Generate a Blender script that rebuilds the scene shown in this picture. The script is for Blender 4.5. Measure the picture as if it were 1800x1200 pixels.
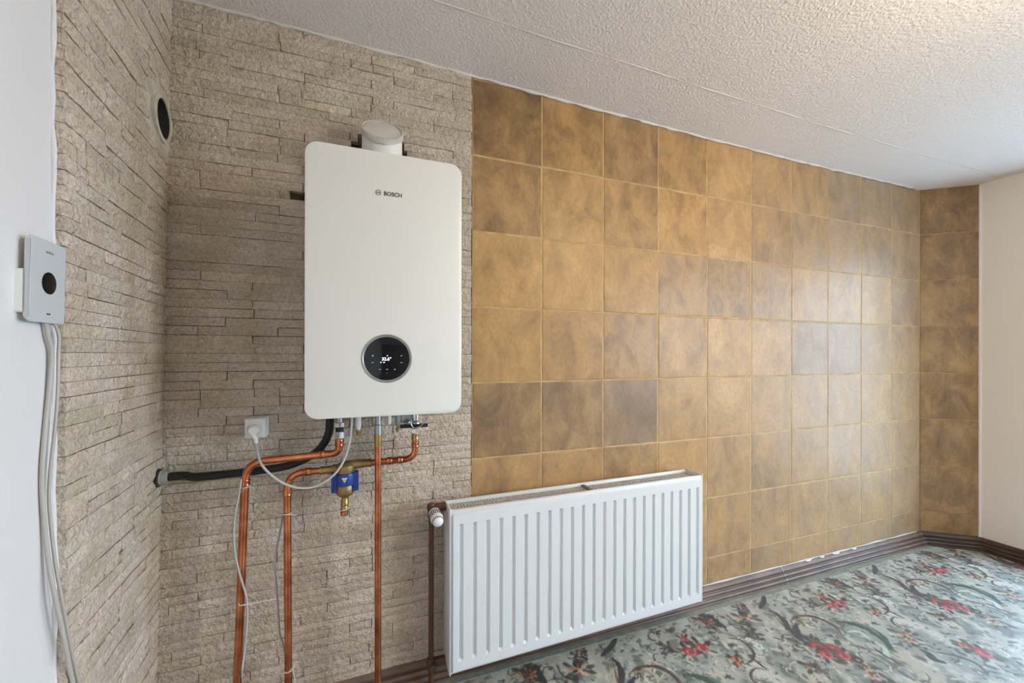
import bpy, bmesh, math, random
import numpy as np
from mathutils import Vector, Matrix

for o in list(bpy.data.objects):
    bpy.data.objects.remove(o)
S = bpy.context.scene
COL = S.collection
random.seed(7)
RNG = np.random.RandomState(11)
PI = math.pi

# ------------------------------------------------------------------ camera
EYE = 1.215
F = 687.293
YAW, ROLL, SHY = 0.3455, 0.0019, 23.7081
CAM = Vector((-0.374, -1.5026, EYE))
fw = Vector((math.sin(YAW), math.cos(YAW), 0))
rt = Vector((math.cos(YAW), -math.sin(YAW), 0))
up = Vector((0, 0, 1))
rt, up = rt * math.cos(ROLL) + up * math.sin(ROLL), up * math.cos(ROLL) - rt * math.sin(ROLL)
cd = bpy.data.cameras.new('camera')
cam = bpy.data.objects.new('camera', cd)
COL.objects.link(cam)
cd.sensor_width = 36
cd.lens = F / 1800 * 36
cd.shift_y = SHY / 1800
cd.clip_start = 0.02
cam.matrix_world = Matrix(((rt.x, up.x, -fw.x, CAM.x), (rt.y, up.y, -fw.y, CAM.y), (rt.z, up.z, -fw.z, CAM.z), (0, 0, 0, 1)))
S.camera = cam

# ------------------------------------------------------------------ sky and exposure
w = bpy.data.worlds.new('sky')
S.world = w
w.use_nodes = True
bg = w.node_tree.nodes['Background']
# overcast sky: brightest overhead, dimmer at the horizon, dim ground
wt = w.node_tree
wc = wt.nodes.new('ShaderNodeTexCoord'); ws = wt.nodes.new('ShaderNodeSeparateXYZ'); wm = wt.nodes.new('ShaderNodeMapRange'); wr = wt.nodes.new('ShaderNodeValToRGB')
wm.inputs[1].default_value = -1; wm.inputs[2].default_value = 1
wt.links.new(wc.outputs['Generated'], ws.inputs[0]); wt.links.new(ws.outputs['Z'], wm.inputs[0]); wt.links.new(wm.outputs[0], wr.inputs[0])
we = wr.color_ramp.elements
SKY = (0.72, 0.87, 1.0)
we[0].position = 0.0; we[0].color = tuple(v * 0.28 for v in SKY) + (1,)
we[1].position = 1.0; we[1].color = tuple(v * 0.78 for v in SKY) + (1,)
for p_, k_ in ((0.48, 0.28), (0.52, 0.5)):
    e_ = we.new(p_); e_.color = tuple(v * k_ for v in SKY) + (1,)
wt.links.new(wr.outputs[0], bg.inputs['Color'])
bg.inputs['Strength'].default_value = 60.0
S.view_settings.view_transform = 'Standard'
S.view_settings.look = 'None'
S.view_settings.gamma = 1
S.view_settings.use_curve_mapping = False
S.view_settings.exposure = 0.30
LAMP_STRENGTH = 38.0
WIN = [(-1.12, -0.44, 0.14, 2.00), (-3.45, -2.05, 0.85, 2.05)]     # openings in the right wall: y0, y1, z0, z1


def ray(px, py):
    return fw + rt * ((px - 900) / F) - up * ((py - 600 - SHY) / F)


def at(px, py, Y):
    d = ray(px, py)
    return CAM + d * ((Y - CAM.y) / d.y)


def flo(px, py, Z=0.0):
    d = ray(px, py)
    return CAM + d * ((Z - CAM.z) / d.z)


def proj(p):
    D = Vector(p) - CAM
    d = D.dot(fw)
    return 900 + F * D.dot(rt) / d, 600 + SHY - F * D.dot(up) / d, d


# ------------------------------------------------------------------ materials
def lin(c):
    return tuple(((v / 255) / 12.92 if v / 255 <= 0.04045 else ((v / 255 + 0.055) / 1.055) ** 2.4) for v in c) + (1,)


class NT:
    def __init__(self, m):
        self.t = m.node_tree
        self.n = self.t.nodes
        self.l = self.t.links

    def add(self, typ, **kw):
        nd = self.n.new(typ)
        for k, v in kw.items():
            setattr(nd, k, v)
        return nd

    def link(self, a, b):
        self.l.new(a, b)


def mat(name, col, rough=0.5, metal=0.0, noise=None, bump=None, coord='Object', spec=0.5, emit=None, emit_s=0, coat=0):
    """noise=(scale, other colour, amount); bump=(scale, strength, distance)"""
    m = bpy.data.materials.new(name)
    m.use_nodes = True
    t = NT(m)
    p = t.n['Principled BSDF']
    p.inputs['Base Color'].default_value = col
    p.inputs['Roughness'].default_value = rough
    p.inputs['Metallic'].default_value = metal
    p.inputs['Specular IOR Level'].default_value = spec
    p.inputs['Coat Weight'].default_value = coat
    if emit:
        p.inputs['Emission Color'].default_value = emit
        p.inputs['Emission Strength'].default_value = emit_s
    tc = t.add('ShaderNodeTexCoord')
    if noise:
        n = t.add('ShaderNodeTexNoise')
        n.inputs['Scale'].default_value = noise[0]
        n.inputs['Detail'].default_value = 5
        t.link(tc.outputs[coord], n.inputs['Vector'])
        mx = t.add('ShaderNodeMix', data_type='RGBA')
        mr = t.add('ShaderNodeMapRange')
        mr.inputs[1].default_value = 0.35
        mr.inputs[2].default_value = 0.65
        mr.inputs[4].default_value = noise[2]
        t.link(n.outputs['Fac'], mr.inputs[0])
        t.link(mr.outputs[0], mx.inputs[0])
        mx.inputs[6].default_value = col
        mx.inputs[7].default_value = noise[1]
        t.link(mx.outputs[2], p.inputs['Base Color'])
    if bump:
        n2 = t.add('ShaderNodeTexNoise')
        n2.inputs['Scale'].default_value = bump[0]
        n2.inputs['Detail'].default_value = 6
        t.link(tc.outputs[coord], n2.inputs['Vector'])
        b = t.add('ShaderNodeBump')
        b.inputs['Strength'].default_value = bump[1]
        b.inputs['Distance'].default_value = bump[2]
        t.link(n2.outputs['Fac'], b.inputs['Height'])
        t.link(b.outputs['Normal'], p.inputs['Normal'])
    return m


def stone_mat():
    m = bpy.data.materials.new('split_stone')
    m.use_nodes = True
    t = NT(m)
    p = t.n['Principled BSDF']
    p.inputs['Roughness'].default_value = 0.85
    p.inputs['Specular IOR Level'].default_value = 0.25
    geo = t.add('ShaderNodeNewGeometry')
    oi = t.add('ShaderNodeObjectInfo')
    # tone of each stone
    r1 = t.add('ShaderNodeValToRGB')
    e = r1.color_ramp.elements
    e[0].position = 0.0; e[0].color = lin((210, 198, 184))
    e[1].position = 1.0; e[1].color = lin((224, 212, 198))
    for pos, c in ((0.25, (216, 202, 190)), (0.5, (214, 204, 188)), (0.75, (220, 206, 195))):
        x = e.new(pos); x.color = lin(c)
    t.link(oi.outputs['Random'], r1.inputs[0])
    n1 = t.add('ShaderNodeTexNoise')
    n1.inputs['Scale'].default_value = 9
    n1.inputs['Detail'].default_value = 5
    t.link(geo.outputs['Position'], n1.inputs['Vector'])
    r2 = t.add('ShaderNodeValToRGB')
    e = r2.color_ramp.elements
    e[0].position = 0.3; e[0].color = lin((222, 214, 198))
    e[1].position = 0.72; e[1].color = lin((248, 244, 240))
    x = e.new(0.5); x.color = lin((236, 229, 219))
    t.link(n1.outputs['Fac'], r2.inputs[0])
    mu = t.add('ShaderNodeMix', data_type='RGBA', blend_type='MULTIPLY')
    mu.inputs[0].default_value = 0.85
    t.link(r1.outputs[0], mu.inputs[6]); t.link(r2.outputs[0], mu.inputs[7])
    mu2 = t.add('ShaderNodeMix', data_type='RGBA', blend_type='MULTIPLY')
    mu2.inputs[0].default_value = 1.0
    t.link(mu.outputs[2], mu2.inputs[6]); t.link(oi.outputs['Color'], mu2.inputs[7])
    # fine grain
    n3 = t.add('ShaderNodeTexNoise')
    n3.inputs['Scale'].default_value = 120
    n3.inputs['Detail'].default_value = 4
    t.link(geo.outputs['Position'], n3.inputs['Vector'])
    r3 = t.add('ShaderNodeMapRange')
    r3.inputs[1].default_value = 0.3; r3.inputs[2].default_value = 0.7
    r3.inputs[3].default_value = 0.8; r3.inputs[4].default_value = 1.12
    t.link(n3.outputs['Fac'], r3.inputs[0])
    mu3 = t.add('ShaderNodeMix', data_type='RGBA', blend_type='MULTIPLY')
    mu3.inputs[0].default_value = 1.0
    t.link(mu2.outputs[2], mu3.inputs[6]); t.link(r3.outputs[0], mu3.inputs[7])
    t.link(mu3.outputs[2], p.inputs['Base Color'])
    # split-face relief
    n2 = t.add('ShaderNodeTexNoise')
    n2.inputs['Scale'].default_value = 72
    n2.inputs['Detail'].default_value = 5
    n2.inputs['Distortion'].default_value = 0.25
    t.link(geo.outputs['Position'], n2.inputs['Vector'])
    b = t.add('ShaderNodeBump')
    b.inputs['Strength'].default_value = 0.95
    b.inputs['Distance'].default_value = 0.011
    n6 = t.add('ShaderNodeTexNoise')
    n6.inputs['Scale'].default_value = 150
    n6.inputs['Detail'].default_value = 3
    t.link(geo.outputs['Position'], n6.inputs['Vector'])
    hs = t.add('ShaderNodeMath', operation='MULTIPLY_ADD')
    hs.inputs[1].default_value = 0.45
    t.link(n6.outputs['Fac'], hs.inputs[0]); t.link(n2.outputs['Fac'], hs.inputs[2])
    t.link(hs.outputs[0], b.inputs['Height'])
    t.link(b.outputs['Normal'], p.inputs['Normal'])
    return m


def tile_mat():
    m = bpy.data.materials.new('glazed_tile')
    m.use_nodes = True
    t = NT(m)
    p = t.n['Principled BSDF']
    oi = t.add('ShaderNodeObjectInfo')
    tc = t.add('ShaderNodeTexCoord')
    off = t.add('ShaderNodeVectorMath', operation='SCALE')
    off.inputs[0].default_value = (37.0, 11.0, 53.0)
    t.link(oi.outputs['Random'], off.inputs['Scale'])
    ad = t.add('ShaderNodeVectorMath', operation='ADD')
    sq = t.add('ShaderNodeVectorMath', operation='MULTIPLY')
    sq.inputs[1].default_value = (1.0, 1.0, 0.62)
    t.link(tc.outputs['Object'], sq.inputs[0]); t.link(sq.outputs[0], ad.inputs[0]); t.link(off.outputs[0], ad.inputs[1])
    n = t.add('ShaderNodeTexNoise')
    n.inputs['Scale'].default_value = 9.5
    n.inputs['Detail'].default_value = 9
    n.inputs['Roughness'].default_value = 0.66
    n.inputs['Distortion'].default_value = 0.5
    t.link(ad.outputs[0], n.inputs['Vector'])
    # tone of the tile comes in as the alpha-free grey of the object colour
    sep = t.add('ShaderNodeSeparateColor')
    t.link(oi.outputs['Color'], sep.inputs[0])
    ms = t.add('ShaderNodeMath', operation='MULTIPLY_ADD')
    ms.inputs[1].default_value = 1.35; ms.inputs[2].default_value = -0.175
    t.link(n.outputs['Fac'], ms.inputs[0])
    m1 = t.add('ShaderNodeMath', operation='ADD')
    t.link(ms.outputs[0], m1.inputs[0]); t.link(sep.outputs[0], m1.inputs[1])
    m2 = t.add('ShaderNodeMath', operation='SUBTRACT')
    t.link(m1.outputs[0], m2.inputs[0]); m2.inputs[1].default_value = 0.5
    r = t.add('ShaderNodeValToRGB')
    e = r.color_ramp.elements
    e[0].position = 0.16; e[0].color = lin((120, 94, 66))
    e[1].position = 0.95; e[1].color = lin((206, 166, 112))
    for pos, c in ((0.36, (148, 116, 78)), (0.55, (176, 139, 92)), (0.72, (190, 150, 98))):
        x = e.new(pos); x.color = lin(c)
    t.link(m2.outputs[0], r.inputs[0])
    # grey-violet cast of some tiles plus painted window sheen (green channel of the object colour)
    mx = t.add('ShaderNodeMix', data_type='RGBA')
    n5 = t.add('ShaderNodeTexNoise')
    n5.inputs['Scale'].default_value = 11
    t.link(ad.outputs[0], n5.inputs['Vector'])
    mm = t.add('ShaderNodeMath', operation='MULTIPLY')
    t.link(sep.outputs[1], mm.inputs[0]); t.link(n5.outputs['Fac'], mm.inputs[1])
    t.link(mm.outputs[0], mx.inputs[0])
    t.link(r.outputs[0], mx.inputs[6])
    mx.inputs[7].default_value = lin((166, 147, 129))
    # fine speckle
    n4 = t.add('ShaderNodeTexNoise')
    n4.inputs['Scale'].default_value = 90
    n4.inputs['Detail'].default_value = 4
    t.link(ad.outputs[0], n4.inputs['Vector'])
    r4 = t.add('ShaderNodeMapRange')
    r4.inputs[1].default_value = 0.3; r4.inputs[2].default_value = 0.7
    r4.inputs[3].default_value = 0.9; r4.inputs[4].default_value = 1.07
    t.link(n4.outputs['Fac'], r4.inputs[0])
    mu = t.add('ShaderNodeMix', data_type='RGBA', blend_type='MULTIPLY')
    mu.inputs[0].default_value = 1
    t.link(mx.outputs[2], mu.inputs[6]); t.link(r4.outputs[0], mu.inputs[7])
    t.link(mu.outputs[2], p.inputs['Base Color'])
    p.inputs['Roughness'].default_value = 0.40
    p.inputs['Specular IOR Level'].default_value = 0.32
    nb = t.add('ShaderNodeTexNoise')
    nb.inputs['Scale'].default_value = 10
    nb.inputs['Detail'].default_value = 4
    t.link(ad.outputs[0], nb.inputs['Vector'])
    b = t.add('ShaderNodeBump')
    b.inputs['Strength'].default_value = 0.35
    b.inputs['Distance'].default_value = 0.006
    t.link(nb.outputs['Fac'], b.inputs['Height'])
    t.link(b.outputs['Normal'], p.inputs['Normal'])
    return m


def carpet_mat():
    m = bpy.data.materials.new('floral_carpet')
    m.use_nodes = True
    t = NT(m)
    p = t.n['Principled BSDF']
    a = t.add('ShaderNodeAttribute', attribute_name='pattern')
    geo = t.add('ShaderNodeNewGeometry')
    n = t.add('ShaderNodeTexNoise')
    n.inputs['Scale'].default_value = 320
    n.inputs['Detail'].default_value = 2
    t.link(geo.outputs['Position'], n.inputs['Vector'])
    r = t.add('ShaderNodeMapRange')
    r.inputs[1].default_value = 0.3; r.inputs[2].default_value = 0.7
    r.inputs[3].default_value = 0.78; r.inputs[4].default_value = 1.15
    t.link(n.outputs['Fac'], r.inputs[0])
    mu = t.add('ShaderNodeMix', data_type='RGBA', blend_type='MULTIPLY')
    mu.inputs[0].default_value = 1
    t.link(a.outputs['Color'], mu.inputs[6]); t.link(r.outputs[0], mu.inputs[7])
    t.link(mu.outputs[2], p.inputs['Base Color'])
    p.inputs['Roughness'].default_value = 0.44
    p.inputs['Specular IOR Level'].default_value = 0.6
    p.inputs['Sheen Weight'].default_value = 0.3
    b = t.add('ShaderNodeBump')
    b.inputs['Strength'].default_value = 0.5
    b.inputs['Distance'].default_value = 0.003
    t.link(n.outputs['Fac'], b.inputs['Height'])
    t.link(b.outputs['Normal'], p.inputs['Normal'])
    return m


M = {}
M['stone'] = stone_mat()
M['tile'] = tile_mat()
M['carpet'] = carpet_mat()
M['mortar'] = mat('mortar', lin((112, 96, 78)), 0.95, noise=(20, lin((70, 56, 44)), 1))
M['grout'] = mat('grout', lin((206, 174, 124)), 0.8, noise=(14, lin((168, 132, 86)), 0.8))
M['plaster'] = mat('white_plaster', lin((226, 222, 222)), 0.9, bump=(260, 0.25, 0.003))
M['plaster_r'] = mat('cream_plaster', lin((242, 234, 226)), 0.9, bump=(170, 0.3, 0.003))
M['greige'] = mat('low_bounce_greige', lin((150, 142, 132)), 0.9)
M['ceil'] = mat('rough_ceiling_coat', lin((238, 230, 224)), 0.95, bump=(105, 0.7, 0.008))
M['caulk'] = mat('caulk', lin((222, 214, 206)), 0.7, bump=(60, 0.8, 0.004))
M['patch'] = mat('plaster_patch', lin((214, 206, 190)), 0.9, noise=(22, lin((178, 166, 148)), 0.8), bump=(45, 0.7, 0.008))
M['dark'] = mat('hollow_dark', lin((56, 52, 46)), 0.9, noise=(14, lin((24, 22, 20)), 1))  # mottled dark tone for duct liner, sleeve gap and dial slots
M['white_enamel'] = mat('white_enamel', lin((226, 228, 230)), 0.32)
M['boiler'] = mat('boiler_white', lin((234, 231, 224)), 0.28, coat=0.15)
M['boiler_side'] = mat('boiler_side_grey', lin((190, 190, 186)), 0.45)
M['grey_plastic'] = mat('grey_plastic', lin((150, 152, 150)), 0.5)
M['white_plastic'] = mat('white_plastic', lin((236, 234, 230)), 0.4)
M['black_glass'] = mat('black_glass', lin((8, 9, 14)), 0.08)
M['silver'] = mat('silver_ring', lin((176, 176, 172)), 0.3, metal=0.7)
M['print'] = mat('dark_print', lin((96, 88, 78)), 0.6)
M['print_soft'] = mat('grey_print', lin((110, 112, 110)), 0.6)
M['screen'] = mat('lit_digits', lin((210, 222, 255)), 0.5, emit=(0.72, 0.8, 1, 1), emit_s=1.6)
M['screen_dim'] = mat('dim_icons', lin((120, 128, 140)), 0.5, emit=(0.7, 0.75, 0.85, 1), emit_s=0.22)
M['copper'] = mat('copper', lin((226, 142, 100)), 0.26, metal=1.0, noise=(16, lin((160, 84, 56)), 0.9))
M['copper_fit'] = mat('copper_fitting', lin((218, 136, 96)), 0.2, metal=1.0, noise=(30, lin((150, 80, 52)), 0.6))
M['brass'] = mat('brass', lin((186, 156, 104)), 0.32, metal=1.0, noise=(30, lin((150, 120, 78)), 0.7))
M['brass_matt'] = mat('brass_matt', lin((172, 142, 98)), 0.45, metal=0.75, noise=(24, lin((130, 104, 66)), 0.8))
M['chrome'] = mat('chrome', lin((212, 214, 216)), 0.14, metal=1.0)
M['zinc'] = mat('zinc', lin((170, 172, 172)), 0.35, metal=0.9)
M['rubber'] = mat('black_rubber', lin((20, 19, 19)), 0.5)
M['blue'] = mat('blue_plastic', lin((28, 62, 140)), 0.35)
M['yellow'] = mat('yellow_label', lin((196, 176, 60)), 0.5)
M['cable'] = mat('white_cable', lin((200, 196, 188)), 0.45)
M['cable_t'] = mat('greyish_cable', lin((186, 178, 170)), 0.45)
M['grey_cable'] = mat('grey_cable', lin((176, 176, 170)), 0.5)
M['tie'] = mat('nylon_tie', lin((220, 216, 210)), 0.4)
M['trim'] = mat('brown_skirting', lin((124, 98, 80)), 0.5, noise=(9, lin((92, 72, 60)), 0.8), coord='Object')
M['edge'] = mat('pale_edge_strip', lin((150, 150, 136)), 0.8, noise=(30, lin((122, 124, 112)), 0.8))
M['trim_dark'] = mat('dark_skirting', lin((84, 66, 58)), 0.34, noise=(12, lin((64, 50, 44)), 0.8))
M['brown_paint'] = mat('brown_paint', lin((92, 58, 42)), 0.4)
M['slate'] = mat('glass_front', lin((202, 206, 208)), 0.16)
M['grey_enamel'] = mat('grey_enamel', lin((196, 190, 180)), 0.5)
M['fin'] = mat('convector_fin', lin((120, 114, 106)), 0.6)
M['wood_white'] = mat('window_white', lin((235, 235, 232)), 0.4)
M['film'] = mat('milky_film', lin((226, 222, 212)), 0.3, bump=(40, 0.6, 0.006))
M['cap_band'] = mat('cap_band', lin((196, 192, 186)), 0.35)
M['lamp_glass'] = mat('lamp_glass', lin((255, 236, 205)), 0.4, emit=(1.0, 0.78, 0.5, 1), emit_s=LAMP_STRENGTH)

gm = bpy.data.materials.new('window_glass')
gm.use_nodes = True
t_ = NT(gm)
t_.n.remove(t_.n['Principled BSDF'])
tr = t_.add('ShaderNodeBsdfTransparent'); gl = t_.add('ShaderNodeBsdfGlossy'); mxs = t_.add('ShaderNodeMixShader')
gl.inputs['Roughness'].default_value = 0.02
mxs.inputs[0].default_value = 0.06
t_.link(tr.outputs[0], mxs.inputs[1]); t_.link(gl.outputs[0], mxs.inputs[2])
t_.link(mxs.outputs[0], t_.n['Material Output'].inputs['Surface'])
M['glass'] = gm
gt = gm.copy()
gt.name = 'dimming_door_glass'
for nd in gt.node_tree.nodes:
    if nd.type == 'BSDF_TRANSPARENT':
        nd.inputs['Color'].default_value = (0.64, 0.70, 0.76, 1)  # tint added to weaken the daylight coming through the door
M['glass_dim'] = gt


# ------------------------------------------------------------------ helpers
def tag(o, label=None, cat=None, group=None, kind=None):
    if label: o['label'] = label
    if cat: o['category'] = cat
    if group: o['group'] = group
    if kind: o['kind'] = kind
    return o


def link(name, me, m, parent=None):
    o = bpy.data.objects.new(name, me)
    COL.objects.link(o)
    if m is not None and len(me.materials) == 0:
        me.materials.append(M[m])
    if parent is not None:
        o.parent = parent
        if parent.type == 'EMPTY':
            o.matrix_parent_inverse = Matrix.Translation(-parent.location)
    return o


def from_bm(name, bm, m, parent=None, smooth=False):
    me = bpy.data.meshes.new(name)
    bmesh.ops.recalc_face_normals(bm, faces=bm.faces)
    bm.to_mesh(me)
    bm.free()
    if smooth:
        for p in me.polygons:
            p.use_smooth = True
    return link(name, me, m, parent)


def smooth_by_angle(o, deg=40):
    me = o.data
    for p in me.polygons:
        p.use_smooth = True
    bm = bmesh.new(); bm.from_mesh(me)
    for e in bm.edges:
        if len(e.link_faces) == 2:
            e.smooth = e.calc_face_angle(0) < math.radians(deg)
    bm.to_mesh(me); bm.free()
    return o


def thing(name, label, cat, loc, group=None):
    o = bpy.data.objects.new(name, None)
    COL.objects.link(o)
    o.location = loc
    o.empty_display_size = 0.05
    return tag(o, label, cat, group)


def add_box(bm, lo, hi, mtx=None):
    vs = [bm.verts.new((x, y, z)) for x in (lo[0], hi[0]) for y in (lo[1], hi[1]) for z in (lo[2], hi[2])]
    for f in ((0, 1, 3, 2), (4, 6, 7, 5), (0, 4, 5, 1), (2, 3, 7, 6), (0, 2, 6, 4), (1, 5, 7, 3)):
        bm.faces.new([vs[i] for i in f])
    if mtx:
        for v in vs: v.co = mtx @ v.co
    return vs


def box(name, lo, hi, m, parent=None, bevel=0.0, mtx=None, seg=2):
    bm = bmesh.new()
    add_box(bm, lo, hi, mtx)
    if bevel:
        bmesh.ops.bevel(bm, geom=bm.edges[:], offset=bevel, segments=seg, profile=0.5, affect='EDGES')
    o = from_bm(name, bm, m, parent)
    if bevel: smooth_by_angle(o, 50)
    return o


def frame_for(d):
    d = Vector(d).normalized()
    a = Vector((0, 0, 1)) if abs(d.z) < 0.9 else Vector((1, 0, 0))
    u = d.cross(a).normalized()
    v = d.cross(u).normalized()
    return d, u, v


def add_lathe(bm, origin, axis, prof, seg=24, sx=1.0):
    """prof: list of (distance along axis, radius)"""
    d, u, v = frame_for(axis)
    o = Vector(origin)
    rings = []
    for h, r in prof:
        if r < 1e-6:
            rings.append([bm.verts.new(o + d * h)])
        else:
            rings.append([bm.verts.new(o + d * h + (u * math.cos(2 * PI * k / seg) + v * math.sin(2 * PI * k / seg)) * r) for k in range(seg)])
    for A, B in zip(rings[:-1], rings[1:]):
        for k in range(seg):
            k2 = (k + 1) % seg
            if len(A) == 1 and len(B) == 1: continue
            if len(A) == 1: bm.faces.new((A[0], B[k], B[k2]))
            elif len(B) == 1: bm.faces.new((A[k], B[0], A[k2]))
            else: bm.faces.new((A[k], B[k], B[k2], A[k2]))
    return rings


def lathe(name, origin, axis, prof, m, parent=None, seg=24, closed=True):
    if closed:
        if prof[0][1] > 1e-6: prof = [(prof[0][0], 0)] + list(prof)
        if prof[-1][1] > 1e-6: prof = list(prof) + [(prof[-1][0], 0)]
    bm = bmesh.new()
    add_lathe(bm, origin, axis, prof, seg)
    return smooth_by_angle(from_bm(name, bm, m, parent), 38)


def fillet(pts, rad, n=7):
    pts = [Vector(p) for p in pts]
    out = [pts[0]]
    for i in range(1, len(pts) - 1):
        a, b, c = pts[i - 1], pts[i], pts[i + 1]
        r = rad[i] if isinstance(rad, (list, tuple)) else rad
        d1 = (a - b); d2 = (c - b)
        l = min(r, d1.length * 0.49, d2.length * 0.49)
        p1 = b + d1.normalized() * l
        p2 = b + d2.normalized() * l
        for k in range(n + 1):
            s = k / n
            out.append(p1 * (1 - s) ** 2 + b * 2 * s * (1 - s) + p2 * s ** 2)
    out.append(pts[-1])
    return out


def spline(pts, n=10):
    pts = [Vector(p) for p in pts]
    P = [pts[0] * 2 - pts[1]] + pts + [pts[-1] * 2 - pts[-2]]
    out = []
    for i in range(1, len(P) - 2):
        a, b, c, d = P[i - 1], P[i], P[i + 1], P[i + 2]
        for k in range(n):
            s = k / n
            out.append(0.5 * ((2 * b) + (c - a) * s + (2 * a - 5 * b + 4 * c - d) * s * s + (3 * b - a - 3 * c + d) * s ** 3))
    out.append(pts[-1])
    return out


def add_tube(bm, path, r, seg=12):
    path = [Vector(p) for p in path]
    n = len(path)
    rings = []
    prev = None
    for i, p in enumerate(path):
        tn = (path[min(i + 1, n - 1)] - path[max(i - 1, 0)])
        if tn.length < 1e-9: continue
        tn.normalize()
        if prev is None:
            _, u, v = frame_for(tn)
        else:
            u = (prev - tn * prev.dot(tn)).normalized()
            v = tn.cross(u)
        prev = u
        rr = r(i / (n - 1)) if callable(r) else r
        rings.append([bm.verts.new(p + (u * math.cos(2 * PI * k / seg) + v * math.sin(2 * PI * k / seg)) * rr) for k in range(seg)])
    for A, B in zip(rings[:-1], rings[1:]):
        for k in range(seg):
            bm.faces.new((A[k], B[k], B[(k + 1) % seg], A[(k + 1) % seg]))
    bm.faces.new(rings[0]); bm.faces.new(rings[-1])


def tube(name, path, r, m, parent=None, seg=12):
    bm = bmesh.new()
    add_tube(bm, path, r, seg)
    return smooth_by_angle(from_bm(name, bm, m, parent), 50)


def text_mesh(name, body, size, m, parent, origin, xdir, ydir, extrude=0.0003, align='CENTER', bold=0.0):
    cu = bpy.data.curves.new(name, 'FONT')
    cu.body = body
    cu.size = size
    cu.extrude = extrude
    cu.align_x = align
    cu.align_y = 'CENTER'
    cu.offset = bold
    cu.resolution_u = 3
    to = bpy.data.objects.new(name, cu)
    COL.objects.link(to)
    bpy.context.view_layer.update()
    me = bpy.data.meshes.new_from_object(to.evaluated_get(bpy.context.evaluated_depsgraph_get()))
    bpy.data.objects.remove(to)
    X = Vector(xdir).normalized(); Y = Vector(ydir).normalized(); Z = X.cross(Y)
    o = Vector(origin)
    me.transform(Matrix(((X.x, Y.x, Z.x, o.x), (X.y, Y.y, Z.y, o.y), (X.z, Y.z, Z.z, o.z), (0, 0, 0, 1))))
    me.materials.clear()
    me.name = name
    return link(name, me, m, parent)


# ------------------------------------------------------------------ the room shell
# left wall frame: it leans a little and is not quite square to the back wall
e1 = Vector((0.09, -1, 0)).normalized()
e2 = Vector((0.0162, 0, 1)); e2 = (e2 - e1 * e2.dot(e1)).normalized()
nL = e2.cross(e1)
OL = Vector((-0.979, 0, EYE))


def L(a, z, n=0.0):
    """left wall: a = distance from the corner, z = height above floor, n = out of the wall"""
    return OL + e1 * a + e2 * (z - EYE) + nL * n


LM = Matrix(((e1.x, nL.x, e2.x, OL.x), (e1.y, nL.y, e2.y, OL.y), (e1.z, nL.z, e2.z, OL.z), (0, 0, 0, 1))) @ Matrix.Translation((0, 0, -EYE))
# local axes of LM: x along the wall, y out of it, z up

CEILX = [-2.0, -0.98, -0.6, 0.0, 0.3, 1.2, 1.8, 3.0, 4.0]
CEILZ = [2.325, 2.325, 2.322, 2.311, 2.304, 2.292, 2.288, 2.298, 2.298]


def ceil_z(x, y=0.0):
    return float(np.interp(x, CEILX, CEILZ))


YB = -4.0            # wall behind the camera
XR = 3.245           # right wall
CHA = Vector((3.0, 0, 0)); CHB = Vector((XR, -0.180, 0))    # the diagonal corner

# floor with its carpet pattern --------------------------------------------------------------
PER = 0.88


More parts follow.
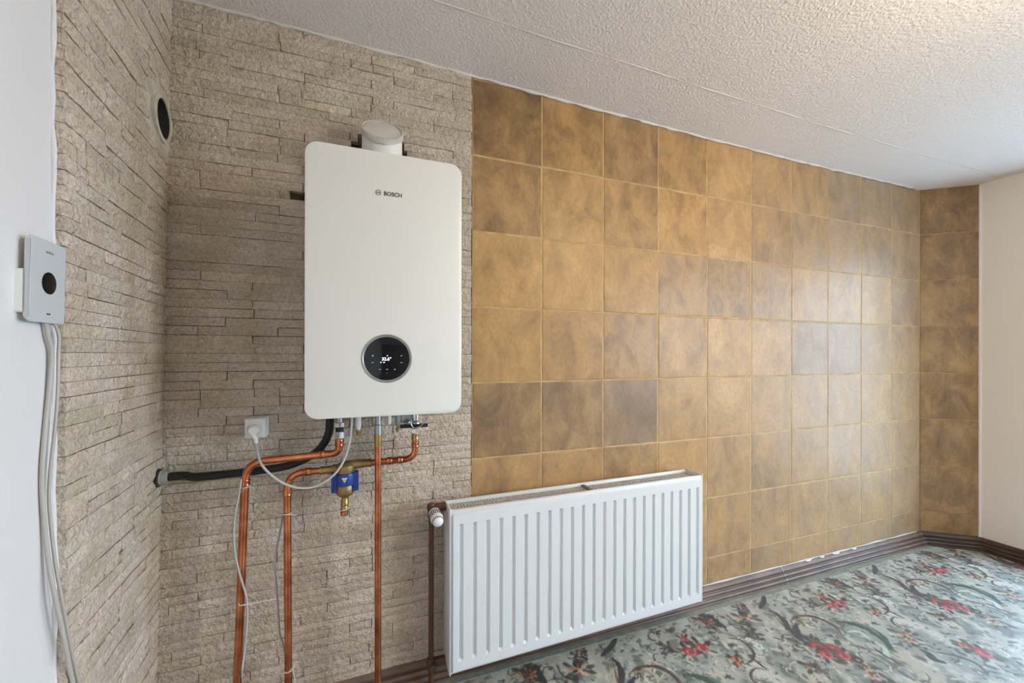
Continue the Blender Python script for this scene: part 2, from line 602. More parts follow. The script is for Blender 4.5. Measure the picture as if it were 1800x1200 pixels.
def make_pattern():
    N = 440
    px = PER / N
    yy, xx = np.mgrid[0:N, 0:N].astype(np.float64)

    def wrap_noise(cells, seed, octaves=4):
        out = np.zeros((N, N)); amp = 1; tot = 0
        for o in range(octaves):
            c = cells * 2 ** o
            g = np.random.RandomState(seed + o).rand(c, c)
            u = xx / N * c; v = yy / N * c
            i0 = np.floor(u).astype(int); j0 = np.floor(v).astype(int)
            fu = u - i0; fv = v - j0
            fu = fu * fu * (3 - 2 * fu); fv = fv * fv * (3 - 2 * fv)
            a = g[j0 % c, i0 % c]; b = g[j0 % c, (i0 + 1) % c]; cc = g[(j0 + 1) % c, i0 % c]; d = g[(j0 + 1) % c, (i0 + 1) % c]
            out += amp * ((a * (1 - fu) + b * fu) * (1 - fv) + (cc * (1 - fu) + d * fu) * fv)
            tot += amp; amp *= 0.55
        return out / tot

    def L3(c): return np.array(lin(c)[:3])

    n1 = wrap_noise(6, 3); n2 = wrap_noise(14, 40); n3 = wrap_noise(9, 90); ne = wrap_noise(40, 7, 3)
    img = np.empty((N, N, 3))
    img[:] = L3((184, 184, 174))

    def mixin(mask, c):
        img[:] = img * (1 - mask[..., None]) + L3(c) * mask[..., None]
    sm = lambda x, a, b: np.clip((x - a) / (b - a), 0, 1)
    mixin(sm(n1, 0.5, 0.62) * 0.75, (196, 188, 172))
    mixin(sm(n3, 0.52, 0.64) * 0.8, (152, 160, 154))
    mixin(sm(n2, 0.58, 0.70) * 0.6, (214, 216, 208))
    mixin(sm(1 - n2, 0.60, 0.70) * 0.75, (118, 124, 114))

    def window(cx, cy, R):
        k = int(R / px) + 3
        ci = int(round(cx / px)); cj = int(round(cy / px))
        ii = np.arange(ci - k, ci + k + 1); jj = np.arange(cj - k, cj + k + 1)
        X, Y = np.meshgrid(ii * px - cx, jj * px - cy)
        return np.ix_(jj % N, ii % N), X, Y

    def blob(x, y, rx, ry, ang, c, a=1.0, soft=0.35, rag=0.55):
        R = max(rx, ry) * 1.6
        ix, X, Y = window(x, y, R)
        ca, sa = math.cos(ang), math.sin(ang)
        u = (X * ca + Y * sa) / rx; v = (-X * sa + Y * ca) / ry
        d = np.sqrt(u * u + v * v) + (ne[ix] - 0.5) * rag * 2
        m = np.clip((1 - d) / soft, 0, 1)[..., None] * a
        img[ix] = img[ix] * (1 - m) + L3(c) * m

    def stroke(pts, wd, c, a=1.0, taper=True):
        pts = [Vector((p[0], p[1], 0)) for p in pts]
        sp = spline(pts, 8) if len(pts) > 2 else [pts[0].lerp(pts[1], k / 8) for k in range(9)]
        xs = np.array([p.x for p in sp]); ys = np.array([p.y for p in sp])
        cx, cy = xs.mean(), ys.mean()
        R = max(np.ptp(xs), np.ptp(ys)) / 2 + wd * 3 + max(abs(xs - cx).max(), abs(ys - cy).max()) * 0.3
        ix, X, Y = window(cx, cy, R)
        best = np.full(X.shape, 9.0)
        n = len(sp)
        for i in range(n - 1):
            ax, ay = xs[i] - cx, ys[i] - cy; bx, by = xs[i + 1] - cx, ys[i + 1] - cy
            dx, dy = bx - ax, by - ay
            tt = np.clip(((X - ax) * dx + (Y - ay) * dy) / (dx * dx + dy * dy + 1e-12), 0, 1)
            s = (i + 0.5) / n
            wloc = wd * (0.35 + 0.65 * math.sin(PI * min(max(s, 0.05), 0.95))) if taper else wd
            dd = np.hypot(X - ax - tt * dx, Y - ay - tt * dy) / wloc
            best = np.minimum(best, dd)
        m = np.clip((1.15 - best + (ne[ix] - 0.5) * 0.6) / 0.35, 0, 1)[..., None] * a
        img[ix] = img[ix] * (1 - m) + L3(c) * m

    def FP(a, b):
        p = flo(a, b)
        return (p.x, p.y)
    rr = random.Random(5)

    # scattered leaves and soft scrolls
    for k in range(330):
        x, y = rr.random() * PER, rr.random() * PER
        c = rr.choice([(104, 112, 104), (124, 134, 124), (128, 124, 126), (84, 88, 84), (74, 78, 74), (216, 216, 204), (116, 104, 92), (214, 214, 202)])
        blob(x, y, 0.010 + rr.random() * 0.018, 0.004 + rr.random() * 0.008, rr.random() * PI, c, 0.75, 0.4, 0.7)
    for k in range(80):
        x, y = rr.random() * PER, rr.random() * PER
        a0 = rr.random() * 6.28; R = 0.02 + rr.random() * 0.05; s = rr.choice([-1, 1])
        pts = [(x + R * (1 - 0.13 * j) * math.cos(a0 + s * j * 0.55), y + R * (1 - 0.13 * j) * math.sin(a0 + s * j * 0.55)) for j in range(6)]
        stroke(pts, 0.0022 + rr.random() * 0.003, rr.choice([(92, 98, 92), (104, 88, 74), (216, 216, 204), (120, 126, 118), (84, 70, 60), (204, 204, 190)]), 0.8)

    for k in range(420):
        x, y = rr.random() * PER, rr.random() * PER
        c = rr.choice([(70, 74, 72), (60, 58, 56), (96, 104, 98), (232, 230, 220), (222, 222, 210), (92, 74, 60), (116, 124, 118), (150, 96, 92)])
        blob(x, y, 0.004 + rr.random() * 0.010, 0.002 + rr.random() * 0.004, rr.random() * PI, c, 0.8, 0.4, 0.6)
    for k in range(70):
        x, y = rr.random() * PER, rr.random() * PER
        a0 = rr.random() * 6.28; R = 0.012 + rr.random() * 0.03; s = rr.choice([-1, 1])
        pts = [(x + R * (1 - 0.15 * j) * math.cos(a0 + s * j * 0.7), y + R * (1 - 0.15 * j) * math.sin(a0 + s * j * 0.7)) for j in range(6)]
        stroke(pts, 0.0016 + rr.random() * 0.002, rr.choice([(70, 72, 70), (228, 228, 216), (84, 66, 54), (224, 222, 208)]), 0.85)

    def rose(a, b, R, pal=0):
        x, y = FP(a, b)
        reds = [(128, 30, 44), (170, 52, 66), (198, 84, 92), (222, 140, 138), (206, 104, 108)] if pal == 0 else \
               [(120, 60, 40), (170, 96, 74), (206, 140, 112), (226, 180, 150), (190, 116, 96)]
        for k in range(6):
            q = k * 1.05 + rr.random()
            blob(x + math.cos(q) * R * 1.25, y + math.sin(q) * R * 1.25, R * 0.7, R * 0.36, q, rr.choice([(84, 92, 80), (70, 66, 60), (110, 116, 98)]), 0.9, 0.3)
        blob(x, y, R, R * 0.92, 0, reds[1], 1, 0.25, 0.35)
        for k in range(16):
            q = k * 2.399; d = R * (0.25 + 0.62 * (k / 16))
            blob(x + math.cos(q) * d, y + math.sin(q) * d, R * 0.30, R * 0.15, q + PI / 2, reds[[2, 3, 0, 4, 3, 1][k % 6]], 0.95, 0.3, 0.4)
        blob(x + R * 0.1, y, R * 0.2, R * 0.14, 0.6, reds[0], 0.9)

    def flower(a, b, R, cs):
        x, y = FP(a, b)
        for k in range(5):
            q = rr.random() * 6.28
            blob(x + math.cos(q) * R * 1.2, y + math.sin(q) * R * 1.2, R * 0.6, R * 0.3, q, (92, 90, 80), 0.85, 0.3)
        for k in range(11):
            q = k * 2.399; d = R * 0.8 * math.sqrt((k + 0.5) / 11)
            blob(x + math.cos(q) * d, y + math.sin(q) * d, R * 0.36, R * 0.2, q, cs[k % len(cs)], 0.95, 0.3)

    BR = [(82, 62, 44), (116, 86, 50), (142, 112, 66), (96, 66, 52), (168, 140, 96)]
    PE = [(206, 172, 144), (186, 146, 118), (222, 196, 170), (128, 90, 72)]
    PU = [(92, 78, 82), (122, 104, 108), (84, 78, 76), (140, 118, 116)]

    def path(pts, wd, c, a=1.0):
        stroke([FP(*p) for p in pts], wd, c, a)
    # the big scroll and its arch
    path([(1352, 1072), (1366, 1079), (1378, 1092), (1390, 1108), (1412, 1126), (1440, 1134)], 0.011, (98, 72, 54))
    path([(1362, 1082), (1376, 1098), (1392, 1114)], 0.004, (146, 112, 84))
    path([(1390, 1092), (1397, 1084), (1418, 1082), (1445, 1089), (1464, 1099), (1476, 1110)], 0.007, (110, 82, 62))
    path([(1392, 1090), (1410, 1088), (1424, 1092)], 0.006, (176, 150, 118))
    path([(1400, 1096), (1399, 1106), (1406, 1116), (1422, 1124)], 0.016, (86, 90, 84))
    for q in range(7): flower(1404 + q * 6, 1094 + (q % 3) * 3, 0.008, [(216, 216, 200), (130, 136, 120)])
    # green plume
    path([(1476, 1092), (1505, 1098), (1530, 1106), (1552, 1122), (1566, 1140)], 0.020, (92, 104, 96))
    path([(1510, 1096), (1530, 1104), (1546, 1116)], 0.010, (122, 138, 126))
    path([(1490, 1110), (1510, 1110), (1528, 1122)], 0.008, (206, 212, 198))
    path([(1500, 1118), (1520, 1122), (1532, 1130)], 0.006, (132, 142, 132))
    path([(1540, 1128), (1556, 1140), (1560, 1154), (1568, 1162)], 0.010, (198, 212, 198))
    path([(1536, 1138), (1552, 1150), (1580, 1166)], 0.007, (104, 76, 66))
    # S-shaped vine, ring
    path([(1282, 1121), (1300, 1124), (1316, 1135), (1325, 1148), (1322, 1160), (1310, 1166)], 0.006, (104, 82, 64))
    path([(1326, 1158), (1336, 1168), (1350, 1176)], 0.005, (96, 74, 62))
    path([(1350, 1178), (1330, 1174), (1320, 1182), (1322, 1194), (1336, 1203)], 0.005, (108, 88, 70))
    path([(1352, 1190), (1346, 1183), (1334, 1184), (1334, 1192)], 0.006, (214, 212, 198))
    path([(1240, 1182), (1262, 1186), (1276, 1196)], 0.008, (208, 200, 180))
    path([(1124, 1172), (1150, 1170), (1172, 1178), (1190, 1192), (1200, 1206)], 0.008, (112, 86, 58))
    path([(1084, 1166), (1092, 1176), (1094, 1192), (1086, 1206)], 0.011, (98, 76, 48))
    path([(1084, 1118), (1074, 1136), (1058, 1152)], 0.012, (96, 78, 58))
    path([(940, 1168), (950, 1186), (958, 1200)], 0.014, (92, 58, 36))
    # flowers
    flower(1240, 1091, 0.040, BR); flower(1252, 1096, 0.022, BR)
    flower(1172, 1140, 0.028, PU + BR); flower(1320, 1112, 0.03, PU); flower(1330, 1121, 0.02, PU)
    flower(1430, 1172, 0.030, BR); flower(1446, 1180, 0.020, PU); flower(1398, 1128, 0.018, BR)
    flower(1592, 1116, 0.034, PE + BR); flower(1600, 1126, 0.022, PE)
    flower(1426, 1122, 0.022, BR)
    flower(1526, 1176, 0.024, PE); flower(1536, 1190, 0.022, PE); flower(1512, 1166, 0.02, PU)
    flower(1398, 1040, 0.02, PU); flower(1426, 1058, 0.022, PU)
    flower(1296, 1063, 0.024, [(184, 116, 112), (146, 92, 90), (206, 160, 150)])
    flower(1020, 1150, 0.035, PU); flower(1018, 1176, 0.04, PE + PU)
    flower(1470, 1026, 0.03, [(150, 84, 80), (112, 74, 70), (190, 140, 120)])
    rose(1203, 1123, 0.020); rose(1233, 1138, 0.034); rose(1213, 1145, 0.030)
    rose(1293, 1158, 0.020, 1); rose(1300, 1166, 0.016, 1)
    rose(1440, 1136, 0.036); rose(1468, 1142, 0.044); rose(1482, 1152, 0.030); rose(1452, 1150, 0.030)
    rose(1706, 1138, 0.030); rose(1728, 1147, 0.034); rose(1692, 1134, 0.020, 1)
    path([(1620, 1142), (1634, 1150), (1640, 1158), (1660, 1164)], 0.016, (84, 92, 86))
    path([(1646, 1146), (1680, 1152), (1716, 1166), (1736, 1184)], 0.006, (104, 96, 90))
    # white blossoms
    for (a, b, R) in ((1334, 1136, 0.020), (1316, 1124, 0.014), (1326, 1129, 0.010)):
        x, y = FP(a, b)
        for k in range(5):
            q = k * 1.257
            blob(x + math.cos(q) * R * 0.6, y + math.sin(q) * R * 0.6, R * 0.5, R * 0.4, q, (240, 238, 226), 1, 0.3, 0.3)
        blob(x, y, R * 0.22, R * 0.22, 0, (90, 90, 70), 1)
    img = np.clip(0.30 + (img - 0.30) * 1.5, 0.010, 0.95) * 0.60
    return img


def build_floor():
    img = make_pattern()
    N = img.shape[0]
    xs = np.arange(-1.0, XR + 0.06, 0.005)
    ys = np.concatenate([np.arange(0.04, -1.62, -0.005), np.arange(-1.62, YB - 0.05, -0.03)])
    X, Y = np.meshgrid(xs, ys)
    nx, ny = len(xs), len(ys)
    co = np.stack([X, Y, np.zeros_like(X)], -1).reshape(-1, 3)
    idx = np.arange(nx * ny).reshape(ny, nx)
    q = np.stack([idx[1:, :-1], idx[1:, 1:], idx[:-1, 1:], idx[:-1, :-1]], -1).reshape(-1, 4)
    me = bpy.data.meshes.new('floor')
    me.vertices.add(len(co)); me.vertices.foreach_set('co', co.ravel())
    me.loops.add(q.size); me.loops.foreach_set('vertex_index', q.ravel().astype(np.int32))
    me.polygons.add(len(q))
    me.polygons.foreach_set('loop_start', np.arange(0, q.size, 4, dtype=np.int32))
    me.polygons.foreach_set('loop_total', np.full(len(q), 4, dtype=np.int32))
    me.update(calc_edges=True)
    u = co[:, 0] / PER * N; v = co[:, 1] / PER * N
    i0 = np.floor(u).astype(int); j0 = np.floor(v).astype(int)
    fu = (u - i0)[:, None]; fv = (v - j0)[:, None]
    c = (img[j0 % N, i0 % N] * (1 - fu) + img[j0 % N, (i0 + 1) % N] * fu) * (1 - fv) + \
        (img[(j0 + 1) % N, i0 % N] * (1 - fu) + img[(j0 + 1) % N, (i0 + 1) % N] * fu) * fv
    at_ = me.attributes.new('pattern', 'FLOAT_COLOR', 'POINT')
    at_.data.foreach_set('color', np.concatenate([c, np.ones((len(c), 1))], 1).astype(np.float32).ravel())
    o = link('floor', me, 'carpet')
    return tag(o, 'pale green carpet with pink roses and brown scrolls', kind='structure')


build_floor()


def build_ceiling():
    bm = bmesh.new()
    xs = [-1.3, -0.98, -0.6, -0.3, 0.0, 0.3, 0.75, 1.2, 1.5, 1.8, 2.2, 2.6, 3.0, 3.6]
    ys = [0.3, -0.005, -0.3, -1.0, -2.0, -3.0, YB - 0.3]
    lo = [[bm.verts.new((x, y, ceil_z(x))) for x in xs] for y in ys]
    hi = [[bm.verts.new((x, y, 2.5)) for x in xs] for y in ys]
    for j in range(len(ys) - 1):
        for i in range(len(xs) - 1):
            bm.faces.new((lo[j][i], lo[j][i + 1], lo[j + 1][i + 1], lo[j + 1][i]))
            bm.faces.new((hi[j][i], hi[j + 1][i], hi[j + 1][i + 1], hi[j][i + 1]))
    for j in range(len(ys) - 1):
        for i in (0, len(xs) - 1):
            bm.faces.new((lo[j][i], lo[j + 1][i], hi[j + 1][i], hi[j][i]))
    for i in range(len(xs) - 1):
        for j in (0, len(ys) - 1):
            bm.faces.new((lo[j][i], lo[j][i + 1], hi[j][i + 1], hi[j][i]))
    o = from_bm('ceiling', bm, 'ceil', smooth=False)
    tag(o, 'white ceiling with a rough textured coat', kind='structure')
    # paper seam running along the ceiling
    bm = bmesh.new()
    pts = [Vector((x, -0.277 + 0.0015 * math.sin(x * 9), ceil_z(x) + 0.0012)) for x in np.arange(-0.95, 3.2, 0.05)]
    add_tube(bm, pts, lambda s: 0.0030 + 0.0008 * math.sin(s * 70), 6)
    from_bm('paper_seam', bm, 'caulk', o)
    return o


ceiling = build_ceiling()

# back wall
wall_back = box('wall_back', (-1.3, 0.02, -0.02), (3.3, 0.25, 2.5), 'mortar')
tag(wall_back, 'back wall, split stone on the left and brown tiles on the right', kind='structure')
box('grout_bed', (0.0, 0.0014, 0.0), (3.02, 0.0202, 2.31), 'grout', wall_back)

# diagonal corner
cdir = (CHB - CHA).normalized()
cn = Vector((cdir.y, -cdir.x, 0))            # points into the room
if cn.y > 0: cn = -cn
CM = Matrix(((cdir.x, -cn.x, 0, CHA.x), (cdir.y, -cn.y, 0, CHA.y), (0, 0, 1, 0), (0, 0, 0, 1)))
CLEN = (CHB - CHA).length
wall_diag = box('wall_diagonal', (-0.02, 0.0035, -0.02), (CLEN + 0.1, 0.3, 2.5), 'grout', mtx=CM)
tag(wall_diag, 'narrow diagonal wall piece with one column of brown tiles', kind='structure')

# right wall with window openings
bm = bmesh.new()
add_box(bm, (XR, -0.4, -0.02), (XR + 0.3, -0.174, 2.5))
prev = -0.4
for (y0, y1, z0, z1) in WIN:
    add_box(bm, (XR, y1, -0.02), (XR + 0.3, prev, 2.5))
    add_box(bm, (XR, y0, -0.02), (XR + 0.3, y1, z0))
    add_box(bm, (XR, y0, z1), (XR + 0.3, y1, 2.5))
    prev = y0
add_box(bm, (XR, YB - 0.2, -0.02), (XR + 0.3, prev, 2.5))
wall_right = tag(from_bm('wall_right', bm, 'plaster_r'), 'cream plastered wall beside the diagonal tiles', kind='structure')
# rounded plaster edge where it meets the tiles
tube('plaster_edge', [(XR + 0.002, -0.179, z) for z in np.arange(0.07, 2.31, 0.06)], 0.009, 'plaster_r', wall_right, 10)
tag(box('wall_front', (-1.5, YB - 0.2, -0.02), (XR + 0.3, YB, 2.5), 'greige'), 'plain greige wall', kind='structure')  # out of view; its greige is made up to cut bounced light
for k, (y0, y1, z0, z1) in enumerate(WIN):
    root = thing('window_%d' % (k + 1), 'white framed glazed door in the cream wall' if k == 0 else 'white framed window with two sashes', None, (XR + 0.12, (y0 + y1) / 2, z0))
    root['kind'] = 'structure'
    bm = bmesh.new()
    ym = (y0 + y1) / 2
    for a, b, c, d in ((y0, y1, z0, z0 + 0.06), (y0, y1, z1 - 0.06, z1), (y0, y0 + 0.06, z0, z1), (y1 - 0.06, y1, z0, z1), (ym - 0.05, ym + 0.05, z0, z1)):
        add_box(bm, (XR + 0.10, a, c), (XR + 0.16, b, d))
    from_bm('window_frame', bm, 'wood_white', root)
    box('pane', (XR + 0.128, y0 + 0.05, z0 + 0.05), (XR + 0.132, y1 - 0.05, z1 - 0.05), 'glass_dim' if k == 0 else 'glass', root)
    box('window_sill', (XR - 0.04, y0 - 0.04, z0 - 0.03), (XR + 0.12, y1 + 0.04, z0), 'wood_white', root, 0.006)
    ld = bpy.data.lights.new('sky_portal', 'AREA')
    ld.shape = 'RECTANGLE'; ld.size = y1 - y0; ld.size_y = z1 - z0
    ld.cycles.is_portal = True
    lo = bpy.data.objects.new('sky_portal', ld)
    COL.objects.link(lo)
    lo.matrix_world = Matrix.Translation((XR + 0.2, ym, (z0 + z1) / 2)) @ Matrix.Rotation(PI / 2, 4, 'Y') @ Matrix.Rotation(PI / 2, 4, 'Z')

# left wall: white plaster up to the stone, mortar backing under the stone, a round duct hole in the corner
AEND = 0.505


def aend(z):
    return 0.452 + 0.042 * z


wall_left = box('wall_left', (0.43, -0.3, -0.05), (4.4, -0.012, 2.5), 'plaster', mtx=LM)
tag(wall_left, 'left wall, white plaster then split stone', kind='structure')
HA, HZ, HR = 0.072, EYE + 0.693, 0.055


def backing():
    bm = bmesh.new()
    a0, a1 = -0.25, 0.44
    n = -0.02
    seg = 32
    s = 0.1
    ca, cz = HA, HZ
    ring = [bm.verts.new((ca + HR * math.cos(2 * PI * k / seg), n, cz + HR * math.sin(2 * PI * k / seg))) for k in range(seg)]

    def sq(k):
        th = 2 * PI * k / seg
        c, d = math.cos(th), math.sin(th)
        m = max(abs(c), abs(d))
        return (ca + s * c / m, n, cz + s * d / m)
    outer = [bm.verts.new(sq(k)) for k in range(seg)]
    for k in range(seg):
        bm.faces.new((ring[k], ring[(k + 1) % seg], outer[(k + 1) % seg], outer[k]))
    for lo_, hi_ in (((a0, -0.05), (a1, cz - s)), ((a0, cz + s), (a1, 2.5)), ((a0, cz - s), (ca - s, cz + s)), ((ca + s, cz - s), (a1, cz + s))):
        bm.faces.new([bm.verts.new((x, n, z)) for x, z in ((lo_[0], lo_[1]), (hi_[0], lo_[1]), (hi_[0], hi_[1]), (lo_[0], hi_[1]))])
    add_box(bm, (a0, -0.32, -0.05), (a1, -0.28, 2.5))
    for v in bm.verts: v.co = LM @ v.co
    me = bpy.data.meshes.new('stone_backing')
    bm.to_mesh(me); bm.free()
    return link('stone_backing', me, 'mortar', wall_left)


backing()
o_ = LM @ Vector((HA, 0, HZ))
lathe('duct_liner', o_, nL, [(-0.27, 0.0), (-0.27, 0.053), (0.007, 0.053), (0.007, 0.056), (-0.1, 0.058)], 'dark', wall_left, 32, closed=False)


def ragged_ring(name, r0, r1, n0, n1, m, seed, stretch=(1, 1)):
    rnd = random.Random(seed)
    bm = bmesh.new()
    seg = 40
    R = []
    j1 = [rnd.uniform(-1, 1) for _ in range(seg)]
    for k in range(seg):
        th = 2 * PI * k / seg
        c, s = math.cos(th), math.sin(th)
        jo = 0.008 * (j1[k] + 0.6 * j1[(k + 1) % seg]) + 0.010 * math.sin(3 * th + seed)
        jo *= min(1.0, (r1 - r0) / 0.045)
        row = []
        for (r, n) in ((r0, n1 - 0.004), (r0, n1), (r0 + 0.25 * (r1 - r0), n1 + 0.002), (r1 + jo * 0.8, n1 - 0.001), (r1 + jo, n0 - 0.012)):
            aa = HA + r * c * stretch[0]
            aa = max(aa, 0.001)
            row.append(bm.verts.new(LM @ Vector((aa, n, HZ + r * s * stretch[1]))))
        R.append(row)
    for k in range(seg):
        A, B = R[k], R[(k + 1) % seg]
        for i in range(4):
            bm.faces.new((A[i], B[i], B[i + 1], A[i + 1]))
    return smooth_by_angle(from_bm(name, bm, m, wall_left), 60)


ragged_ring('plaster_collar', 0.0575, 0.112, 0.0, 0.004, 'patch', 3, (1.3, 0.95))
ragged_ring('duct_rim', 0.0545, 0.066, 0.0, 0.012, 'patch', 1)


# ------------------------------------------------------------------ split stones
STONE_H = 0.0290
MOD = 0.0735


def stone_mesh(seed):
    """unit stone: x 0..1, y from 0 (back) to about -1 cm front (negative y is out), z 0..STONE_H"""
    r = random.Random(seed)
    nx, nz = 5, 2
    bm = bmesh.new()
    D = 0.026
    G = [[None] * (nz + 1) for _ in range(nx + 1)]
    tilt = r.uniform(-0.0012, 0.0012)
    for i in range(nx + 1):
        for j in range(nz + 1):
            x = i / nx; z = j / nz
            if 0 < i < nx: x += r.uniform(-0.05, 0.05)
            edge = (i in (0, nx)) + (j in (0, nz))
            y = -D + r.uniform(-0.0016, 0.0016) + tilt * (x - 0.5) * 2 + (0.0012 if edge else -0.0012)
            G[i][j] = bm.verts.new((x, y, 0.0008 + z * (STONE_H - 0.0016)))
    B = {}
    for i in range(nx + 1):
        for j in range(nz + 1):
            if i in (0, nx) or j in (0, nz):
                B[i, j] = bm.verts.new((G[i][j].co.x, 0, G[i][j].co.z))
    for i in range(nx):
        for j in range(nz):
            bm.faces.new((G[i][j], G[i + 1][j], G[i + 1][j + 1], G[i][j + 1]))
    for i in range(nx):
        bm.faces.new((G[i][0], B[i, 0], B[i + 1, 0], G[i + 1][0]))
        bm.faces.new((G[i][nz], G[i + 1][nz], B[i + 1, nz], B[i, nz]))
    for j in range(nz):
        bm.faces.new((G[0][j], G[0][j + 1], B[0, j + 1], B[0, j]))
        bm.faces.new((G[nx][j], B[nx, j], B[nx, j + 1], G[nx][j + 1]))
    me = bpy.data.meshes.new('stone')
    bmesh.ops.recalc_face_normals(bm, faces=bm.faces)
    bm.to_mesh(me); bm.free()
    me.materials.append(M['stone'])
    return me


STONES = [stone_mesh(100 + k) for k in range(16)]


def rows_of(length_fn, rnd, top):
    """yield (row, x0, x1) with joints on a modular grid"""
    n = int(top / STONE_H)
    for j in range(n + 1):
        lo, hi = length_fn(j * STONE_H + STONE_H / 2)
        x = hi
        off = rnd.choice([0, 0, 1, 1, 2]) * MOD + rnd.uniform(-0.004, 0.004)
        x = hi - (off if off > 0.02 else rnd.choice([2, 3]) * MOD)
        yield j, x, hi
        while x > lo + 0.012:
            m = rnd.choice([1, 1, 2, 2, 2, 2, 3, 3, 4])
            x0 = x - m * MOD + rnd.uniform(-0.003, 0.003)
            if x0 < lo + 0.03: x0 = lo
            yield j, x0, x
            x = x0


def stone_color(rnd):
    v = rnd.uniform(1.0, 1.12)
    return (v * rnd.uniform(0.99, 1.015), v, v * rnd.uniform(0.98, 1.02), 1)


BX0, BX1, BY, BZ0, BZ1 = -0.543, -0.115, -0.33, EYE - 0.1755, EYE + 0.578     # boiler front
FX, FY, FZ = -0.341, -0.150, EYE + 0.725     # flue axis and hole


def visible(p):
    """is the point of the back wall seen past the boiler and the radiator?"""
    d = p - CAM
    s = (BY - CAM.y) / d.y
    q = CAM + d * s
    if BX0 < q.x < BX1 and BZ0 < q.z < BZ1: return False
    s = (-0.15 - CAM.y) / d.y
    q = CAM + d * s
    if -0.117 < q.x < 1.02 and 0.09 < q.z < 0.68: return False
    x, y, dd = proj(p)
    return -20 < x < 1820 and -20 < y < 1220


def lay_back():
    rnd = random.Random(21)
    cand = []
    for j, x0, x1 in rows_of(lambda z: (-0.979 + 0.0162 * (z - EYE) - 0.002, -0.004), rnd, 2.32):
        z = j * STONE_H
        zc = z + STONE_H / 2
        if z > ceil_z(x0) - 0.004: continue
        xc = (x0 + x1) / 2
        # hole round the flue, and one missing stone left of the boiler
        if abs(zc - FZ) < 0.092:
            hw = math.sqrt(0.092 ** 2 - (zc - FZ) ** 2)
            if x1 > FX - hw and x0 < FX + hw:
                if x0 < FX - hw - 0.02: cand.append((j, x0, FX - hw, rnd.random()))
                if x1 > FX + hw + 0.02: cand.append((j, FX + hw, x1, rnd.random()))
                continue
        cand.append((j, x0, x1, rnd.random()))
    gap = at(522, 340, 0)
    out = []
    for (j, x0, x1, rv) in cand:
        if j == int(gap.z / STONE_H) and x1 > gap.x - 0.02 and x0 < gap.x + 0.02:
            if x0 < gap.x - 0.02: out.append((j, x0, gap.x - 0.02, rv))
            if x1 > gap.x + 0.055: out.append((j, gap.x + 0.055, x1, rv))
            continue
        out.append((j, x0, x1, rv))
    cand = out
    sc = []
    for c in cand:
        j, x0, x1, rv = c
        p = Vector(((x0 + x1) / 2, -0.006, j * STONE_H + STONE_H / 2))
        A = proj((x0, 0, p.z))[0]; B = proj((x1, 0, p.z))[0]
        dd = proj(p)[2]
        vis = sum(visible(Vector((x0 + (x1 - x0) * s, -0.006, p.z))) for s in (0.1, 0.5, 0.9)) / 3
        sc.append((abs(B - A) / dd * (1 if vis > 0 else 0) * vis, c))
    sc.sort(key=lambda t: -t[0])
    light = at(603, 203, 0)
    rest = bmesh.new()
    nbig = 0
    for k, (s, (j, x0, x1, rv)) in enumerate(sc):
        r = random.Random(int(rv * 1e6))
        z = j * STONE_H
        top = min(STONE_H, ceil_z(x0) - 0.001 - z)
        me = STONES[r.randrange(16)]
        dy = r.choice([0, 0, 0, 0.001, -0.001, 0.002, -0.002])
        mt = Matrix.Translation((x0 + 0.0011, 0.0205 + dy, z)) @ Matrix.Diagonal((x1 - x0 - r.choice([0.0004, 0.0022]), 1, top / STONE_H * r.choice([0.99, 1.0, 1.01, 1.02, 1.03, 1.056]), 1))
        if k < 299 and s > 0:
            o = link('stone', me, None, wall_back)
            o.matrix_world = mt
            o.color = stone_color(r)
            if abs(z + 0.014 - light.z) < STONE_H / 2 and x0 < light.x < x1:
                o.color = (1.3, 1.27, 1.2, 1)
            nbig += 1
        else:
            n0 = len(rest.verts)
            rest.from_mesh(me)
            rest.verts.ensure_lookup_table()
            for v in rest.verts[n0:]: v.co = mt @ v.co
    me = bpy.data.meshes.new('stone_rest')
    rest.to_mesh(me); rest.free()
    o = link('stone_rest', me, 'stone', wall_back)
    o['kind'] = 'stuff'


lay_back()


def lay_left():
    rnd = random.Random(33)
    for j, x0, x1 in rows_of(lambda z: (0.004, aend(z)), rnd, 2.32):
        z = j * STONE_H
        zc = z + STONE_H / 2
        if z > 2.318: continue
        segs = [(x0, x1)]
        if abs(zc - HZ) < 0.088:
            hw = math.sqrt(0.088 ** 2 - (zc - HZ) ** 2)
            l, r = HA - hw, HA + hw
            segs = []
            if x0 < l - 0.015: segs.append((x0, min(x1, l)))
            if x1 > r + 0.015: segs.append((max(x0, r), x1))
        for s0, s1 in segs:
            if s1 - s0 < 0.008: continue
            me = STONES[rnd.randrange(16)]
            o = link('stone', me, None, wall_left)
            # stone's own -y points out of the wall; mirror along x so that it does
            dy = rnd.choice([0, 0, 0, 0.001, -0.001, 0.0016, -0.0016])
            mt = LM @ Matrix.Translation((s1 - 0.0011, -0.021 + dy, z)) @ Matrix.Rotation(PI, 4, 'Z') @ Matrix.Diagonal((s1 - s0 - rnd.choice([0.0003, 0.0004, 0.0022]), 1, min(1, (2.325 - z) / STONE_H) * rnd.choice([0.99, 1.0, 1.02, 1.03, 1.03, 1.056]), 1))
            o.matrix_world = mt
            o.color = stone_color(rnd)


lay_left()


